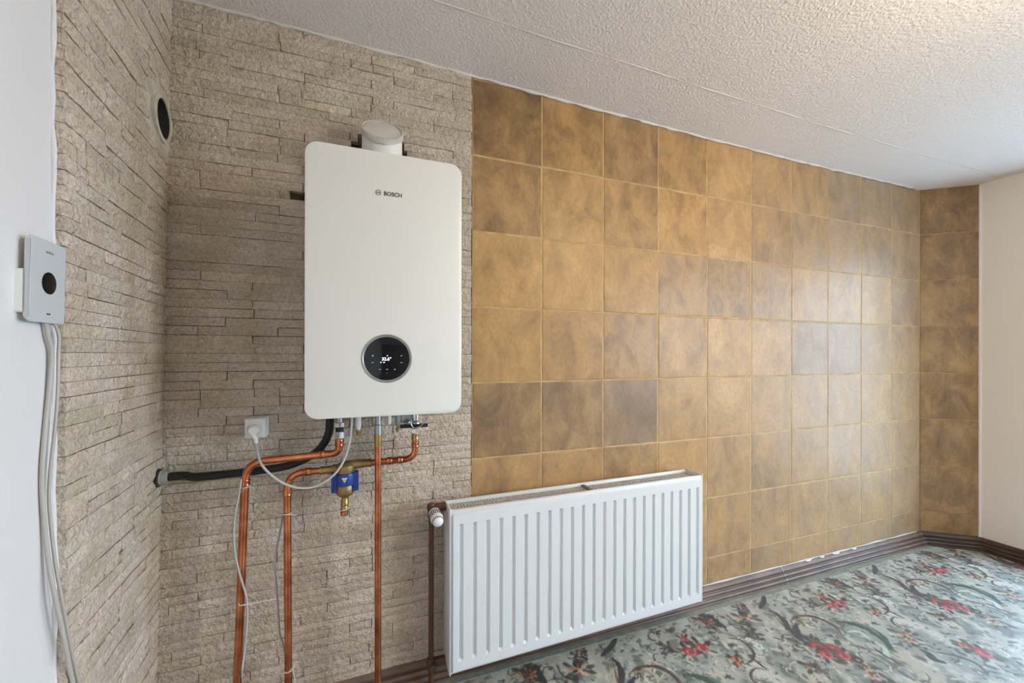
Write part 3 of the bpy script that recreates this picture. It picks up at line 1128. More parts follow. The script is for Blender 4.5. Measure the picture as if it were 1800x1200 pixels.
# ------------------------------------------------------------------ tiles
def tile_mesh(wd, ht, zcut=None):
    """tile lying with its face at y = 0, back at +0.012; centred in x, z from 0"""
    bm = bmesh.new()
    b = 0.004
    v = []
    for (x0, x1, z0, z1, y) in ((0, wd, 0, ht, 0.012), (0, wd, 0, ht, 0.0022), (0.0012, wd - 0.0012, 0.0012, ht - 0.0012, 0.0008), (b, wd - b, b, ht - b, 0.0)):
        v.append([bm.verts.new(p) for p in ((x0, y, z0), (x1, y, z0), (x1, y, z1), (x0, y, z1))])
    for A, B in zip(v[:-1], v[1:]):
        for k in range(4):
            bm.faces.new((A[k], A[(k + 1) % 4], B[(k + 1) % 4], B[k]))
    bm.faces.new(v[-1])
    bmesh.ops.recalc_face_normals(bm, faces=bm.faces)
    me = bpy.data.meshes.new('tile')
    bm.to_mesh(me); bm.free()
    me.materials.append(M['tile'])
    return me


TONE = [
    [.30, .48, .38, .48, .72, .58, .55, .36, .38, .38],
    [.46, .62, .50, .62, .74, .50, .55, .46, .42, .40],
    [.70, .74, .66, .54, .46, .52, .70, .72, .70, .46],
    [.62, .58, .52, .62, .76, .70, .44, .50, .58, .50],
    [.32, .36, .28, .64, .76, .70, .66, .66, .72, .56],
    [.50, .50, .42, .60, .54, .46, .54, .62, .54, .46],
    [.50, .50, .50, .56, .52, .48, .60, .62, .62, .50],
    [.50, .50, .50, .50, .44, .40, .56, .46, .54, .44]]
GREY = [
    [.0, .0, .2, .1, .0, .0, .0, .5, .5, .4],
    [.1, .1, .2, .0, .0, .1, .3, .5, .5, .4],
    [.0, .0, .1, .4, .4, .4, .2, .2, .2, .4],
    [.1, .2, .3, .2, .1, .2, .9, .6, .4, .3],
    [.2, .3, .7, .2, .1, .1, .3, .3, .2, .2],
    [.1, .1, .2, .1, .2, .2, .2, .3, .3, .3],
    [.1, .1, .1, .1, .2, .2, .2, .3, .3, .3],
    [.1, .1, .1, .1, .2, .2, .2, .4, .4, .3]]
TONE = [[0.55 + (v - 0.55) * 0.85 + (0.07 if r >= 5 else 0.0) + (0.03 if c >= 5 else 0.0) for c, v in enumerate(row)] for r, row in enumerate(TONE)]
GREY = [[min(1.0, v + (0.42 if c >= 5 else 0.2 if c == 4 else 0.0) + (0.12 if r >= 4 else 0)) for c, v in enumerate(row)] for r, row in enumerate(GREY)]  # right and lower tiles greyed further: window sheen put into their colour
FULL = tile_mesh(0.2955, 0.2955)
LOWT = tile_mesh(0.2955, 0.2025)


def lay_tiles():
    rnd = random.Random(5)
    T0 = EYE + 1.09
    for r in range(8):
        for c in range(10):
            zt = T0 - r * 0.3; zb = zt - 0.3
            x0 = c * 0.3 + 0.0022
            if r == 0:
                ht = ceil_z(c * 0.3 + 0.15) - 0.003 - zb
                me = tile_mesh(0.2955, min(ht, 0.2955))
            elif r == 7:
                me = LOWT
                zb = 0.0
            else:
                me = FULL
            o = link('tile', me, None, wall_back)
            o.matrix_world = Matrix.Translation((x0, rnd.uniform(-0.0006, 0.0006), zb + 0.0022)) @ Matrix.Rotation(math.radians(rnd.uniform(-0.12, 0.12)), 4, 'Z') @ Matrix.Rotation(math.radians(rnd.uniform(-0.12, 0.12)), 4, 'X')
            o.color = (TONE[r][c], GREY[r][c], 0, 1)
    dt = [.36, .36, .44, .42, .40, .42, .42, .44]  # low tones: the weaker light on the diagonal put into the tile colour
    for r in range(8):
        zb = T0 - (r + 1) * 0.3
        if r == 0: me = tile_mesh(CLEN - 0.004, 2.297 - zb - 0.002)
        elif r == 7:
            me = tile_mesh(CLEN - 0.004, 0.203); zb = 0
        else: me = tile_mesh(CLEN - 0.004, 0.2965)
        o = link('tile', me, None, wall_diag)
        o.matrix_world = CM @ Matrix.Translation((0.002, rnd.uniform(-0.0005, 0.0005), zb + 0.0018))
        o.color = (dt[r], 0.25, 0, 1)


lay_tiles()


# ------------------------------------------------------------------ skirting and joints
def profile_sweep(name, path2d, prof, m, kind=True, label=None):
    """path2d: points along the wall foot (x, y, inward normal); prof: (out, z)"""
    bm = bmesh.new()
    rows = []
    for (x, y, nx, ny) in path2d:
        rows.append([bm.verts.new((x + nx * d, y + ny * d, z)) for d, z in prof])
    for A, B in zip(rows[:-1], rows[1:]):
        for i in range(len(prof) - 1):
            bm.faces.new((A[i], B[i], B[i + 1], A[i + 1]))
    bm.faces.new(rows[0]); bm.faces.new(rows[-1])
    o = from_bm(name, bm, m)
    if kind: tag(o, label, kind='structure')
    return o


PROF = [(0.0, 0.0), (0.050, 0.0), (0.050, 0.006), (0.044, 0.010), (0.046, 0.020), (0.040, 0.026), (0.033, 0.027), (0.034, 0.038), (0.028, 0.044), (0.021, 0.045), (0.022, 0.058), (0.016, 0.066), (0.008, 0.072), (0.0, 0.073)]


def miter(p, d1, d2):
    """inward offset direction at a corner between wall directions d1 and d2 (inward normal is clockwise)"""
    n1 = Vector((d1.y, -d1.x)); n2 = Vector((d2.y, -d2.x))
    b = (n1 + n2).normalized()
    k = 1 / max(0.2, b.dot(n1))
    return (p[0], p[1], b.x * k, b.y * k)


dA = Vector((1, 0)); dB = Vector((cdir.x, cdir.y)); dC = Vector((0, -1))
pA = (-0.99, 0.0, 0, -1)
m1 = miter((CHA.x, CHA.y), dA, dB)
m2 = miter((CHB.x, CHB.y), dB, dC)
bb = profile_sweep('baseboard_back', [pA, m1], PROF, 'trim', label='brown grooved plastic skirting along the tiled wall')
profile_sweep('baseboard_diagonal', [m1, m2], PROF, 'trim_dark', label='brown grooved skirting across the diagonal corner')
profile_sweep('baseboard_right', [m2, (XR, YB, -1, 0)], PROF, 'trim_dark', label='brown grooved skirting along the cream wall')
# dark grooves of the skirting
for d, z in ((0.0335, 0.0275), (0.0215, 0.0455), (0.0445, 0.0095)):
    bm = bmesh.new()
    add_tube(bm, [(-0.98, -d - 0.0015, z + 0.0015), (3.0 - d * 0.4, -d - 0.0015, z + 0.0015)], 0.0028, 6)
    from_bm('groove_strip', bm, 'trim_dark', bb)
box('edge_strip', (-0.95, -0.074, 0.0), (2.97, -0.049, 0.0035), 'edge', bb)
# joint clip
cp = flo(1403, 1024, 0.04)
bm = bmesh.new()
for (d0, z0), (d1, z1) in zip(PROF[2:-1], PROF[3:]):
    x = cp.x
    a = Vector((x, -d0 - 0.001, z0 + 0.0008)); b = Vector((x, -d1 - 0.001, z1 + 0.0008))
    add_tube(bm, [a, b], 0.0022, 6)
from_bm('joint_clip', bm, 'zinc', bb)
# caulk lines: on the skirting, and round the ceiling
rr_ = random.Random(9)
tube('caulk_line', [(x, -0.0045, 0.075 + rr_.uniform(-0.001, 0.001)) for x in np.arange(0.02, 2.98, 0.06)], lambda s: 0.0032 + 0.0012 * math.sin(s * 61), 'caulk', bb, 6)
bm = bmesh.new()
for (x, l) in ((2.13, 0.05), (2.02, 0.03), (2.3, 0.035), (1.9, 0.04)):
    add_tube(bm, [(x, -0.010, 0.0745), (x + l / 2, -0.014, 0.0725), (x + l, -0.011, 0.0735)], 0.004, 6)
from_bm('caulk_smear', bm, 'white_plastic', bb)
cj = tube('trim_1', [(x, -0.004 + rr_.uniform(-0.003, 0.001), ceil_z(x) + rr_.uniform(-0.002, 0.003)) for x in np.arange(-0.96, 3.0, 0.03)], lambda s: 0.0065 + 0.002 * math.sin(s * 170), 'caulk', None, 8)
tag(cj, 'uneven filler bead where the ceiling meets the back wall', kind='structure')
ej = tube('trim_2', [LM @ Vector((aend(z) + 0.002, -0.011 + rr_.uniform(-0.002, 0.002), z)) for z in np.arange(0.0, 2.31, 0.05)], lambda s: 0.0042 + 0.0012 * math.sin(s * 130), 'plaster', None, 8)
tag(ej, 'white plaster edge beside the split stone on the left', kind='structure')
# plaster dabs on the stone
bm = bmesh.new()
for (px, py, s) in ((408, 262, 0.011), (700, 190, 0.008), (612, 170, 0.007)):
    p = at(px, py, -0.008)
    add_lathe(bm, p + Vector((0, 0.004, 0)), (0, -1, 0), [(0, s), (0.003, s * 0.8), (0.005, s * 0.3), (0.0055, 0)], 7)
from_bm('plaster_dab', bm, 'patch', wall_back)


# ------------------------------------------------------------------ boiler
def rounded_rect(w, h, r, n=8):
    pts = []
    for cx, cz, a0 in ((w / 2 - r, h / 2 - r, 0), (-w / 2 + r, h / 2 - r, PI / 2), (-w / 2 + r, -h / 2 + r, PI), (w / 2 - r, -h / 2 + r, 1.5 * PI)):
        for k in range(n + 1):
            a = a0 + PI / 2 * k / n
            pts.append((cx + r * math.cos(a), cz + r * math.sin(a)))
    return pts


def plate(name, cx, cz, w, h, r, layers, m, parent, n=8):
    """layers: (y, inset) from back to front, closed"""
    bm = bmesh.new()
    rings = []
    for y, ins in layers:
        rings.append([bm.verts.new((cx + x, y, cz + z)) for x, z in rounded_rect(w - 2 * ins, h - 2 * ins, max(r - ins, 0.001), n)])
    k = len(rings[0])
    for A, B in zip(rings[:-1], rings[1:]):
        for i in range(k):
            bm.faces.new((A[i], A[(i + 1) % k], B[(i + 1) % k], B[i]))
    bm.faces.new(rings[0]); bm.faces.new(rings[-1])
    return smooth_by_angle(from_bm(name, bm, m, parent), 35)


BCX = (BX0 + BX1) / 2; BCZ = (BZ0 + BZ1) / 2; BW = BX1 - BX0; BH = BZ1 - BZ0
boiler = thing('gas_boiler', 'white wall-hung gas boiler with a round black display', 'boiler', (BCX, -0.17, BZ0))
plate('casing', BCX, BCZ, BW - 0.012, BH - 0.012, 0.028, [(-0.03, 0.0), (-0.312, 0.0)], 'boiler_side', boiler)
plate('front_panel', BCX, BCZ, BW, BH, 0.034, [(-0.306, 0.003), (-0.309, 0.0), (-0.326, 0.0), (-0.3285, 0.001), (BY, 0.004)], 'boiler', boiler, 10)
box('wall_bracket', (BCX - 0.17, -0.031, BZ0 + 0.05), (BCX + 0.17, -0.007, BZ1 - 0.06), 'zinc', boiler, 0.003)
# logo
lc = at(665, 338, BY - 0.0004)
bm = bmesh.new()
Rr = 0.0078
add_lathe(bm, lc, (0, -1, 0), [(0, Rr - 0.0014), (0.0005, Rr - 0.0014), (0.0005, Rr), (0, Rr)], 28)
add_box(bm, (lc.x - 0.0042, lc.y - 0.0005, lc.z - 0.0038), (lc.x - 0.0030, lc.y, lc.z + 0.0038))
add_box(bm, (lc.x + 0.0030, lc.y - 0.0005, lc.z - 0.0038), (lc.x + 0.0042, lc.y, lc.z + 0.0038))
add_box(bm, (lc.x - 0.0034, lc.y - 0.0005, lc.z - 0.0010), (lc.x + 0.0034, lc.y, lc.z + 0.0010))
from_bm('emblem', bm, 'print_soft', boiler)
tp = at(690.8, 342, BY - 0.0006)
text_mesh('lettering', 'BOSCH', 0.0155, 'print', boiler, (tp.x, tp.y, tp.z), (1, 0, 0), (0, 0, 1), 0.0003, 'CENTER', 0.0004)
# display
dc = at(680.5, 630, BY)
disp = lathe('display_ring', (dc.x, BY + 0.004, dc.z), (0, -1, 0), [(0, 0.0695), (0.0045, 0.0695), (0.0065, 0.068), (0.0065, 0.0655), (0.0035, 0.0625), (0.0030, 0.0)], 'silver', boiler, 56)
lathe('display_glass', (dc.x, BY + 0.0005, dc.z), (0, -1, 0), [(0, 0.0622), (0.0012, 0.0622), (0.0016, 0.0612)], 'black_glass', disp, 48)
yy_ = BY - 0.0014
tq = at(679.5, 631, BY)
text_mesh('temperature_digits', '32.6°', 0.0125, 'screen', disp, (tq.x, yy_, tq.z), (1, 0, 0), (0, 0, 1), 0.0002, 'CENTER', 0.0002)
bm = bmesh.new()
for (px, py, wx, wz) in ((669.5, 636.6, .0014, .0012), (675, 636.6, .0026, .0010), (681, 625.2, .0012, .0012)):
    q = at(px, py, BY)
    add_box(bm, (q.x - wx, yy_ - 0.0002, q.z - wz), (q.x + wx, yy_, q.z + wz))
from_bm('status_dots', bm, 'screen', disp)['kind'] = 'stuff'
bm = bmesh.new()
for (px, py, wx, wz) in ((655, 625, .0022, .0018), (655, 637, .0026, .0009), (705.5, 625, .0026, .0010), (705.5, 637, .0026, .0010), (668, 649, .0034, .0008), (680.5, 649, .0028, .0010), (694, 649, .0020, .0014), (680.5, 656, .0014, .0005)):
    q = at(px, py, BY)
    add_box(bm, (q.x - wx, yy_ - 0.0002, q.z - wz), (q.x + wx, yy_, q.z + wz))
from_bm('touch_icons', bm, 'screen_dim', disp)['kind'] = 'stuff'
# fittings under the casing
PY = -0.12


def stub(name, px, m, prof, parent=boiler, Y=PY, seg=16):
    p = at(px, 745, Y)
    return lathe(name, (p.x, Y, BZ0 + 0.01), (0, 0, -1), prof, m, parent, seg)


def hz(py, px=660, Y=PY):
    return BZ0 + 0.01 - at(px, py, Y).z


stub('drain_spigot', 630, 'white_plastic', [(0, .009), (hz(748), .009), (hz(750), .007), (hz(753), .007)])
stub('spigot_tip', 630, 'brass', [(hz(752), .0055), (hz(757), .0055), (hz(757.5), .007), (hz(760), .007), (hz(761), .005), (hz(764), .005)])
stub('drain_spigot', 699, 'grey_plastic', [(0, .010), (hz(744), .010), (hz(746), .007), (hz(750), .007)])
stub('spigot_tip', 699, 'brass', [(hz(749), .005), (hz(754), .005), (hz(754.5), .0065), (hz(757), .0065), (hz(758), .0045), (hz(761), .0045)])
stub('overflow_nozzle', 684, 'white_plastic', [(0, .007), (hz(744), .007), (hz(747), .005)])


# ------------------------------------------------------------------ flue on top of the boiler
flue = thing('flue_elbow', 'white flue elbow with a slanted milky cap on top of the boiler', 'flue', (FX, FY, BZ1))
lathe('flue_pipe', (FX, FY, BZ1 - 0.005), (0, 0, 1), [(0, .0665), (0.016, .0665), (0.018, .0625), (0.05, .0625)], 'white_plastic', flue, 40)


def slanted_cap():
    seg = 44
    rnd = random.Random(4)
    zf, zb = EYE + 0.676, EYE + 0.806          # front and back rim heights
    top = lambda y: (zf + zb) / 2 + (y / 0.066) * (zb - zf) / 2

    def shell(name, rows, m, close, jit=0.0):
        bm = bmesh.new()
        rings = []
        for r, dz, low in rows:
            ring = []
            for k in range(seg):
                a = 2 * PI * k / seg
                x, y = r * math.cos(a), r * math.sin(a)
                z = EYE + low if low is not None else top(y) + dz + rnd.uniform(-jit, jit)
                ring.append(bm.verts.new((FX + x, FY + y, z)))
            rings.append(ring)
        for A, B in zip(rings[:-1], rings[1:]):
            for k in range(seg):
                bm.faces.new((A[k], A[(k + 1) % seg], B[(k + 1) % seg], B[k]))
        if close:
            bm.faces.new(rings[-1])
        return smooth_by_angle(from_bm(name, bm, m, flue), 30)
    shell('elbow_body', [(0.0628, 0, 0.60), (0.0628, -0.012, None)], 'white_plastic', True)
    shell('cap_band', [(0.0630, -0.018, None), (0.0672, -0.017, None), (0.0676, -0.003, None), (0.0660, 0.0, None), (0.0615, 0.001, None), (0.0600, -0.003, None)], 'cap_band', False)
    shell('cap_disc', [(0.0605, -0.004, None), (0.054, -0.001, None), (0.045, -0.003, None), (0.036, 0.0, None), (0.018, -0.001, None)], 'film', True, 0.0012)


slanted_cap()
lathe('wall_pipe', (FX, FY + 0.03, EYE + 0.725), (0, 1, 0), [(0, .045), (0.115, .045)], 'grey_plastic', flue, 28)
sp_ = at(674, 252.5, FY - 0.0625)
lathe('screw', (sp_.x, FY - 0.0618, sp_.z), (0, -1, 0), [(0, .0026), (0.0022, .0024), (0.003, .0)], 'rubber', flue, 10)
box('lever_clip', (FX - 0.0685, FY - 0.012, BZ1 + 0.012), (FX - 0.0615, FY + 0.012, EYE + 0.662), 'grey_plastic', flue, 0.002)


# ------------------------------------------------------------------ copper pipes
def collar(p, axis, r, l, m, parent, name='fitting', seg=18):
    p = Vector(p); d = Vector(axis).normalized()
    return lathe(name, p - d * l / 2, d, [(0, r * 0.97), (0, r), (l * 0.12, r * 1.06), (l * 0.24, r), (l * 0.76, r), (l * 0.88, r * 1.06), (l, r), (l, r * 0.97)], m, parent, seg)


def nut(p, axis, r, l, m, parent, name='union_nut'):
    p = Vector(p); d = Vector(axis).normalized()
    o = lathe(name, p - d * l / 2, d, [(0, r * 0.9), (l * 0.08, r), (l * 0.92, r), (l, r * 0.9)], m, parent, 6)
    for q in o.data.polygons: q.use_smooth = False
    return o


# 1: left pipe, floor -> bend -> boiler
c1 = at(597, 745, PY)
zh = at(500, 805, PY).z
pb = at(417.5, 1195, PY); pt = at(431, 840, PY)
d_ = (pt - pb) / (pt.z - pb.z)
foot = pb + d_ * (0.0 - pb.z)
kne = pb + d_ * (zh - 0.004 - pb.z)
pipe1 = thing('copper_pipe', 'leftmost copper pipe, bending right above the black hose to the boiler', 'pipe', foot)
tube('pipe_run', fillet([foot, kne, (c1.x, PY, zh + 0.003), (c1.x, PY, at(597, 768, PY).z)], [0, 0.055, 0.042, 0], 9), 0.0112, 'copper', pipe1, 16)
collar((c1.x - 0.050, PY, zh + 0.003), (1, 0, 0), 0.0134, 0.016, 'copper_fit', pipe1)
collar((c1.x, PY, at(597, 778, PY).z), (0, 0, 1), 0.0134, 0.022, 'copper_fit', pipe1)
collar(kne - d_ * 0.060, d_, 0.0134, 0.018, 'copper_fit', pipe1)
zz = lambda py, px=660: at(px, py, PY).z
nut((c1.x, PY, zz(764, 597)), (0, 0, 1), 0.0150, 0.024, 'zinc', pipe1, 'union_nut')
collar((c1.x, PY, zz(754, 597)), (0, 0, 1), 0.0120, 0.016, 'rubber', pipe1, 'gasket')
nut((c1.x, PY, zz(746, 597)), (0, 0, 1), 0.0165, 0.016, 'chrome', pipe1, 'union_nut')
lathe('tail_piece', (c1.x, PY, BZ0 + 0.001), (0, 0, -1), [(0, .010), (BZ0 - zz(750, 597), .010)], 'zinc', pipe1, 16)

# 2: second pipe, floor -> bend -> filter
pb = at(507, 1195, PY); pt = at(505, 850, PY)
d_ = (pt - pb) / (pt.z - pb.z)
zf = at(575, 826, PY).z
foot = pb + d_ * (0.0 - pb.z); kne = pb + d_ * (zf - pb.z)
fl = at(607, 835, PY)
pipe2 = thing('copper_pipe', 'copper pipe rising from the floor and bending right into the brass filter', 'pipe', foot)
tube('pipe_run', fillet([foot, kne, (fl.x - 0.045, PY, zf)], [0, 0.052, 0], 9), 0.0108, 'copper', pipe2, 16)
collar(kne - d_ * 0.058, d_, 0.0128, 0.018, 'copper_fit', pipe2)
collar((kne.x + 0.058, PY, zf), (1, 0, 0), 0.0128, 0.018, 'copper_fit', pipe2)
collar((kne.x + 0.105, PY, zf), (1, 0, 0), 0.0125, 0.026, 'brass', pipe2, 'threaded_fitting')
collar(foot + d_ * 0.105, d_, 0.0128, 0.022, 'copper_fit', pipe2)

# 3: filter -> elbow -> valve under the boiler
v1 = at(730, 745, PY)
pipe3 = thing('copper_pipe', 'short copper pipe running right from the brass filter, then up to the boiler valve', 'pipe', (v1.x, PY, zf))
zr = at(700, 808, PY).z
tube('pipe_run', fillet([(fl.x + 0.05, PY, zr - 0.002), (v1.x, PY, zr), (v1.x, PY, zz(766, 730))], [0, 0.040, 0], 9), 0.0108, 'copper', pipe3, 16)
collar((fl.x + 0.066, PY, zr - 0.002), (1, 0, 0), 0.0128, 0.026, 'brass', pipe3, 'threaded_fitting')
collar((fl.x + 0.105, PY, zr - 0.001), (1, 0, 0), 0.0126, 0.02, 'copper_fit', pipe3)
collar((v1.x - 0.085, PY, zr), (1, 0, 0), 0.0126, 0.016, 'copper_fit', pipe3)
collar((v1.x - 0.050, PY, zr), (1, 0, 0), 0.0130, 0.014, 'copper_fit', pipe3)
collar((v1.x, PY, zr + 0.048), (0, 0, 1), 0.0130, 0.014, 'copper_fit', pipe3)
collar((v1.x, PY, zz(766, 730)), (0, 0, 1), 0.0126, 0.024, 'brass', pipe3, 'threaded_fitting')

# 4: straight gas pipe
g0 = at(664.5, 745, PY)
pipe4 = thing('copper_pipe', 'straight vertical copper pipe right of the brass filter, from boiler to floor', 'pipe', (g0.x, PY - 0.014, 0))
g1 = at(664.5, 1195, PY - 0.014)
tube('pipe_run', [(g1.x, PY - 0.026, 0.0), (g0.x, PY - 0.024, 0.5), (g0.x, PY - 0.022, zz(778))], 0.0104, 'copper', pipe4, 16)
lathe('threaded_fitting', (g0.x, PY - 0.022, at(664, 763, PY - 0.022).z), (0, 0, -1), [(0, .0125), (0.014, .0125), (0.016, .0118), (0.021, .0125), (0.024, .0115), (0.040, .0115)], 'brass', pipe4, 18)
lathe('union_sleeve', (g0.x, PY - 0.022, BZ0 + 0.006), (0, 0, -1), [(0.007, .0088), (BZ0 + .006 - zz(744), .0088), (BZ0 + .008 - zz(744), .0110), (BZ0 + .006 - zz(762), .0110)], 'zinc', pipe4, 18)

# shut-off valve under the boiler
valve = thing('shutoff_valve', 'chrome shut-off valve with black lever and wire loop under the right end of the boiler', 'valve', (v1.x, PY, BZ0 - 0.06))
nut((v1.x, PY, zz(757, 730)), (0, 0, 1), 0.0140, 0.020, 'chrome', valve, 'hex_body')
vb = zz(751, 730)
lathe('valve_ball', (v1.x, PY, vb), (0, 0, 1), [(0, .011), (0.004, .0150), (0.012, .0165), (0.020, .015), (0.025, .011), (BZ0 - 0.001 - vb, .011)], 'chrome', valve, 20)
lz_ = at(730, 748, PY - 0.02).z
la, lb = at(703, 746, PY - 0.02).x, at(752, 746, PY - 0.02).x
box('lever', (la, PY - 0.028, lz_ - 0.0055), (lb, PY - 0.016, lz_ + 0.0055), 'rubber', valve, 0.003)
lathe('gauge', (v1.x - 0.032, PY - 0.004, zz(741, 716)), (0.7, -0.5, -0.3), [(0, .009), (0.010, .012), (0.016, .012), (0.018, .010), (0.022, .010)], 'zinc', valve, 20)
loop = [at(*q, PY - 0.03) for q in ((724, 737), (722.5, 744), (726, 750.5), (734, 751), (742, 746), (748, 739), (753, 733))]
tube('wire_loop', spline(loop, 6), 0.0019, 'chrome', valve, 8)
box('filling_block', (at(705, 745, PY).x, PY + 0.0, zz(746)), (v1.x - 0.012, PY + 0.02, BZ0 - 0.001), 'zinc', valve, 0.003)

# ------------------------------------------------------------------ dirt filter
FXc = fl.x
zt = at(607, 813, PY).z
filt = thing('dirt_filter', 'brass dirt filter with a blue magnet clip between the copper pipes', 'filter', (FXc, PY, zf))
lathe('body', (FXc, PY - 0.006, zt + 0.004), (0, 0, -1), [(0, .014), (0.004, .022), (0.010, .0275), (0.030, .0285), (0.034, .026), (0.072, .026), (0.076, .0285), (0.094, .0285), (0.103, .025), (0.110, .016), (0.114, .0105)], 'brass_matt', filt, 32)
lathe('inlet_port', (FXc - 0.052, PY, zf), (1, 0, 0), [(0, .0135), (0.014, .0135), (0.014, .0165), (0.034, .0165), (0.036, .0145), (0.06, .0145)], 'brass_matt', filt, 20)
lathe('outlet_port', (FXc + 0.056, PY, zr - 0.002), (-1, 0, 0), [(0, .0135), (0.014, .0135), (0.014, .0150), (0.034, .0150), (0.06, .013)], 'brass_matt', filt, 20)
zd = zt - 0.108
lathe('drain_valve', (FXc, PY - 0.006, zd), (-0.04, 0, -1), [(0, .0105), (0.014, .0110), (0.016, .0125), (0.026, .0125), (0.028, .0105), (0.034, .0122), (0.044, .0122), (0.046, .010), (0.050, .010)], 'brass', filt, 20)
tube('drain_strap', [(FXc - 0.002 + 0.0135 * math.cos(a), PY - 0.006 + 0.0135 * math.sin(a), zd - 0.039 + 0.003 * math.cos(a)) for a in np.linspace(0, 6.1, 20)], 0.0014, 'tie', filt, 6)
lathe('drain_plug', (FXc - 0.002, PY - 0.006, zd - 0.048), (-0.04, 0, -1), [(0, .0125), (0.008, .0125), (0.010, .0105), (0.012, .0105)], 'copper_fit', filt, 18)


def magnet():
    bm = bmesh.new()
    zb_, zt_ = zt - 0.076, zt - 0.030
    cy = PY - 0.006
    add_lathe(bm, (FXc, cy, zt_), (0, 0, -1), [(0, .0265), (0, .0305), (0.004, .0315), (0.034, .0315), (0.037, .0305), (0.037, .0265)], 32)
    for sx in (-1, 1):
        for k in range(3):
            x0 = FXc + sx * (0.0245 + k * 0.0055)
            add_box(bm, (min(x0, x0 + sx * 0.0045), cy - 0.020 + k * 0.002, zb_ - 0.012), (max(x0, x0 + sx * 0.0045), cy + 0.014 - k * 0.002, zt_ + 0.004 - k * 0.001))
        add_box(bm, (FXc + min(sx * 0.026, sx * 0.040), cy - 0.015, zb_ - 0.010), (FXc + max(sx * 0.026, sx * 0.040), cy + 0.012, zt_ + 0.001))
    return smooth_by_angle(from_bm('magnet_clip', bm, 'blue', filt), 40)


mag = magnet()
lp = Vector((FXc, PY - 0.006 - 0.0322, zt - 0.046))
for nm, sc, m_, dy in (('triangle_label', 0.0092, 'white_plastic', 0), ('triangle_mark', 0.0058, 'yellow', -0.0004)):
    bm = bmesh.new()
    f_ = [bm.verts.new((lp.x + x * sc, lp.y + dy, lp.z + z * sc)) for x, z in ((-0.9, 0.75), (0.9, 0.75), (0, -0.95))]
    b_ = [bm.verts.new((v.co.x, lp.y + 0.001, v.co.z)) for v in f_]
    bm.faces.new(f_); bm.faces.new(b_[::-1])
    for k in range(3): bm.faces.new((f_[k], b_[k], b_[(k + 1) % 3], f_[(k + 1) % 3]))
    from_bm(nm, bm, m_, mag)

# ------------------------------------------------------------------ black condensate hose
he = LM @ Vector((0.035, 0.004, EYE - 0.372))
hose = thing('drain_hose', 'black rubber drain hose curving from the left wall up behind the boiler', 'hose', he)
hp = [he + nL * 0.0, he + nL * 0.06] + [at(*q, Y) for q, Y in (((345, 838), -0.05), ((400, 833), -0.055), ((460, 826), -0.06), ((510, 817), -0.065), ((548, 800), -0.07), ((569, 780), -0.075), ((578, 760), -0.08), ((580, 742), -0.085))] + [at(581, 715, -0.09)]
tube('hose', spline(hp, 8), 0.0125, 'rubber', hose, 14)
lathe('wall_sleeve', he - nL * 0.03, nL, [(0, .021), (0.038, .021), (0.040, .0185), (0.052, .0185), (0.056, .017)], 'grey_plastic', hose, 24)
lathe('sleeve_gap', he - nL * 0.005, nL, [(0, .028), (0.010, .027), (0.011, .022)], 'dark', hose, 20)

# ------------------------------------------------------------------ socket, plug and cord
s0 = at(446.5, 753, -0.052)
sock = thing('wall_socket', 'white surface-mounted power socket left of the boiler', 'socket', (s0.x, -0.02, s0.z))
SW = 0.030
plate('socket_box', s0.x + 0.002, s0.z, 0.058, 0.064, 0.004, [(-0.003, 0.0), (-0.046, 0.0), (-0.050, 0.0015), (-0.052, 0.004)], 'white_plastic', sock, 4)
lathe('socket_rim', (s0.x + 0.002, -0.0495, s0.z), (0, -1, 0), [(0, .024), (0.005, .024), (0.005, .0215), (0.0032, .021)], 'white_plastic', sock, 32)
lathe('socket_well', (s0.x + 0.002, -0.0500, s0.z), (0, -1, 0), [(0, .0213), (0.0026, .0213)], 'grey_plastic', sock, 32)
cord = thing('power_cord', 'white power cord with angled plug hanging from the socket up to the boiler', 'cord', (s0.x, -0.06, s0.z))
lathe('plug', (s0.x + 0.002, -0.052, s0.z - 0.003), (0, -1, 0), [(0, .0175), (0.012, .0175), (0.022, .0150), (0.026, .0110)], 'white_plastic', cord, 28)
pn = at(450, 772, -0.075)
tube('plug_neck', [(s0.x + 0.002, -0.066, s0.z - 0.004), (s0.x + 0.003, -0.072, s0.z - 0.018), (pn.x, -0.075, pn.z), (pn.x + 0.001, -0.078, pn.z - 0.012)], lambda s: 0.0085 - 0.0030 * s, 'white_plastic', cord, 12)
cpts = [(pn.x, -0.076, pn.z), (pn.x + 0.001, -0.082, pn.z - 0.014)] + [at(*q, Y) for q, Y in (((452, 790), -0.10), ((458, 813), -0.135), ((475, 833), -0.15), ((500, 850), -0.155), ((528, 857.5), -0.16), ((556, 854), -0.16), ((585, 836), -0.16), ((604, 810), -0.16), ((614, 778), -0.16), ((618, 745), -0.16), ((618.5, 730), -0.16))]
tube('cord', spline(cpts, 8), 0.0036, 'cable', cord, 10)


# ------------------------------------------------------------------ sensor cables and ties
def cable(name, label, pts, r, m, cat='cable', group=None, seg=8):
    o = tube(name, spline(pts, 7), r, m, None, seg)
    return tag(o, label, cat, group)


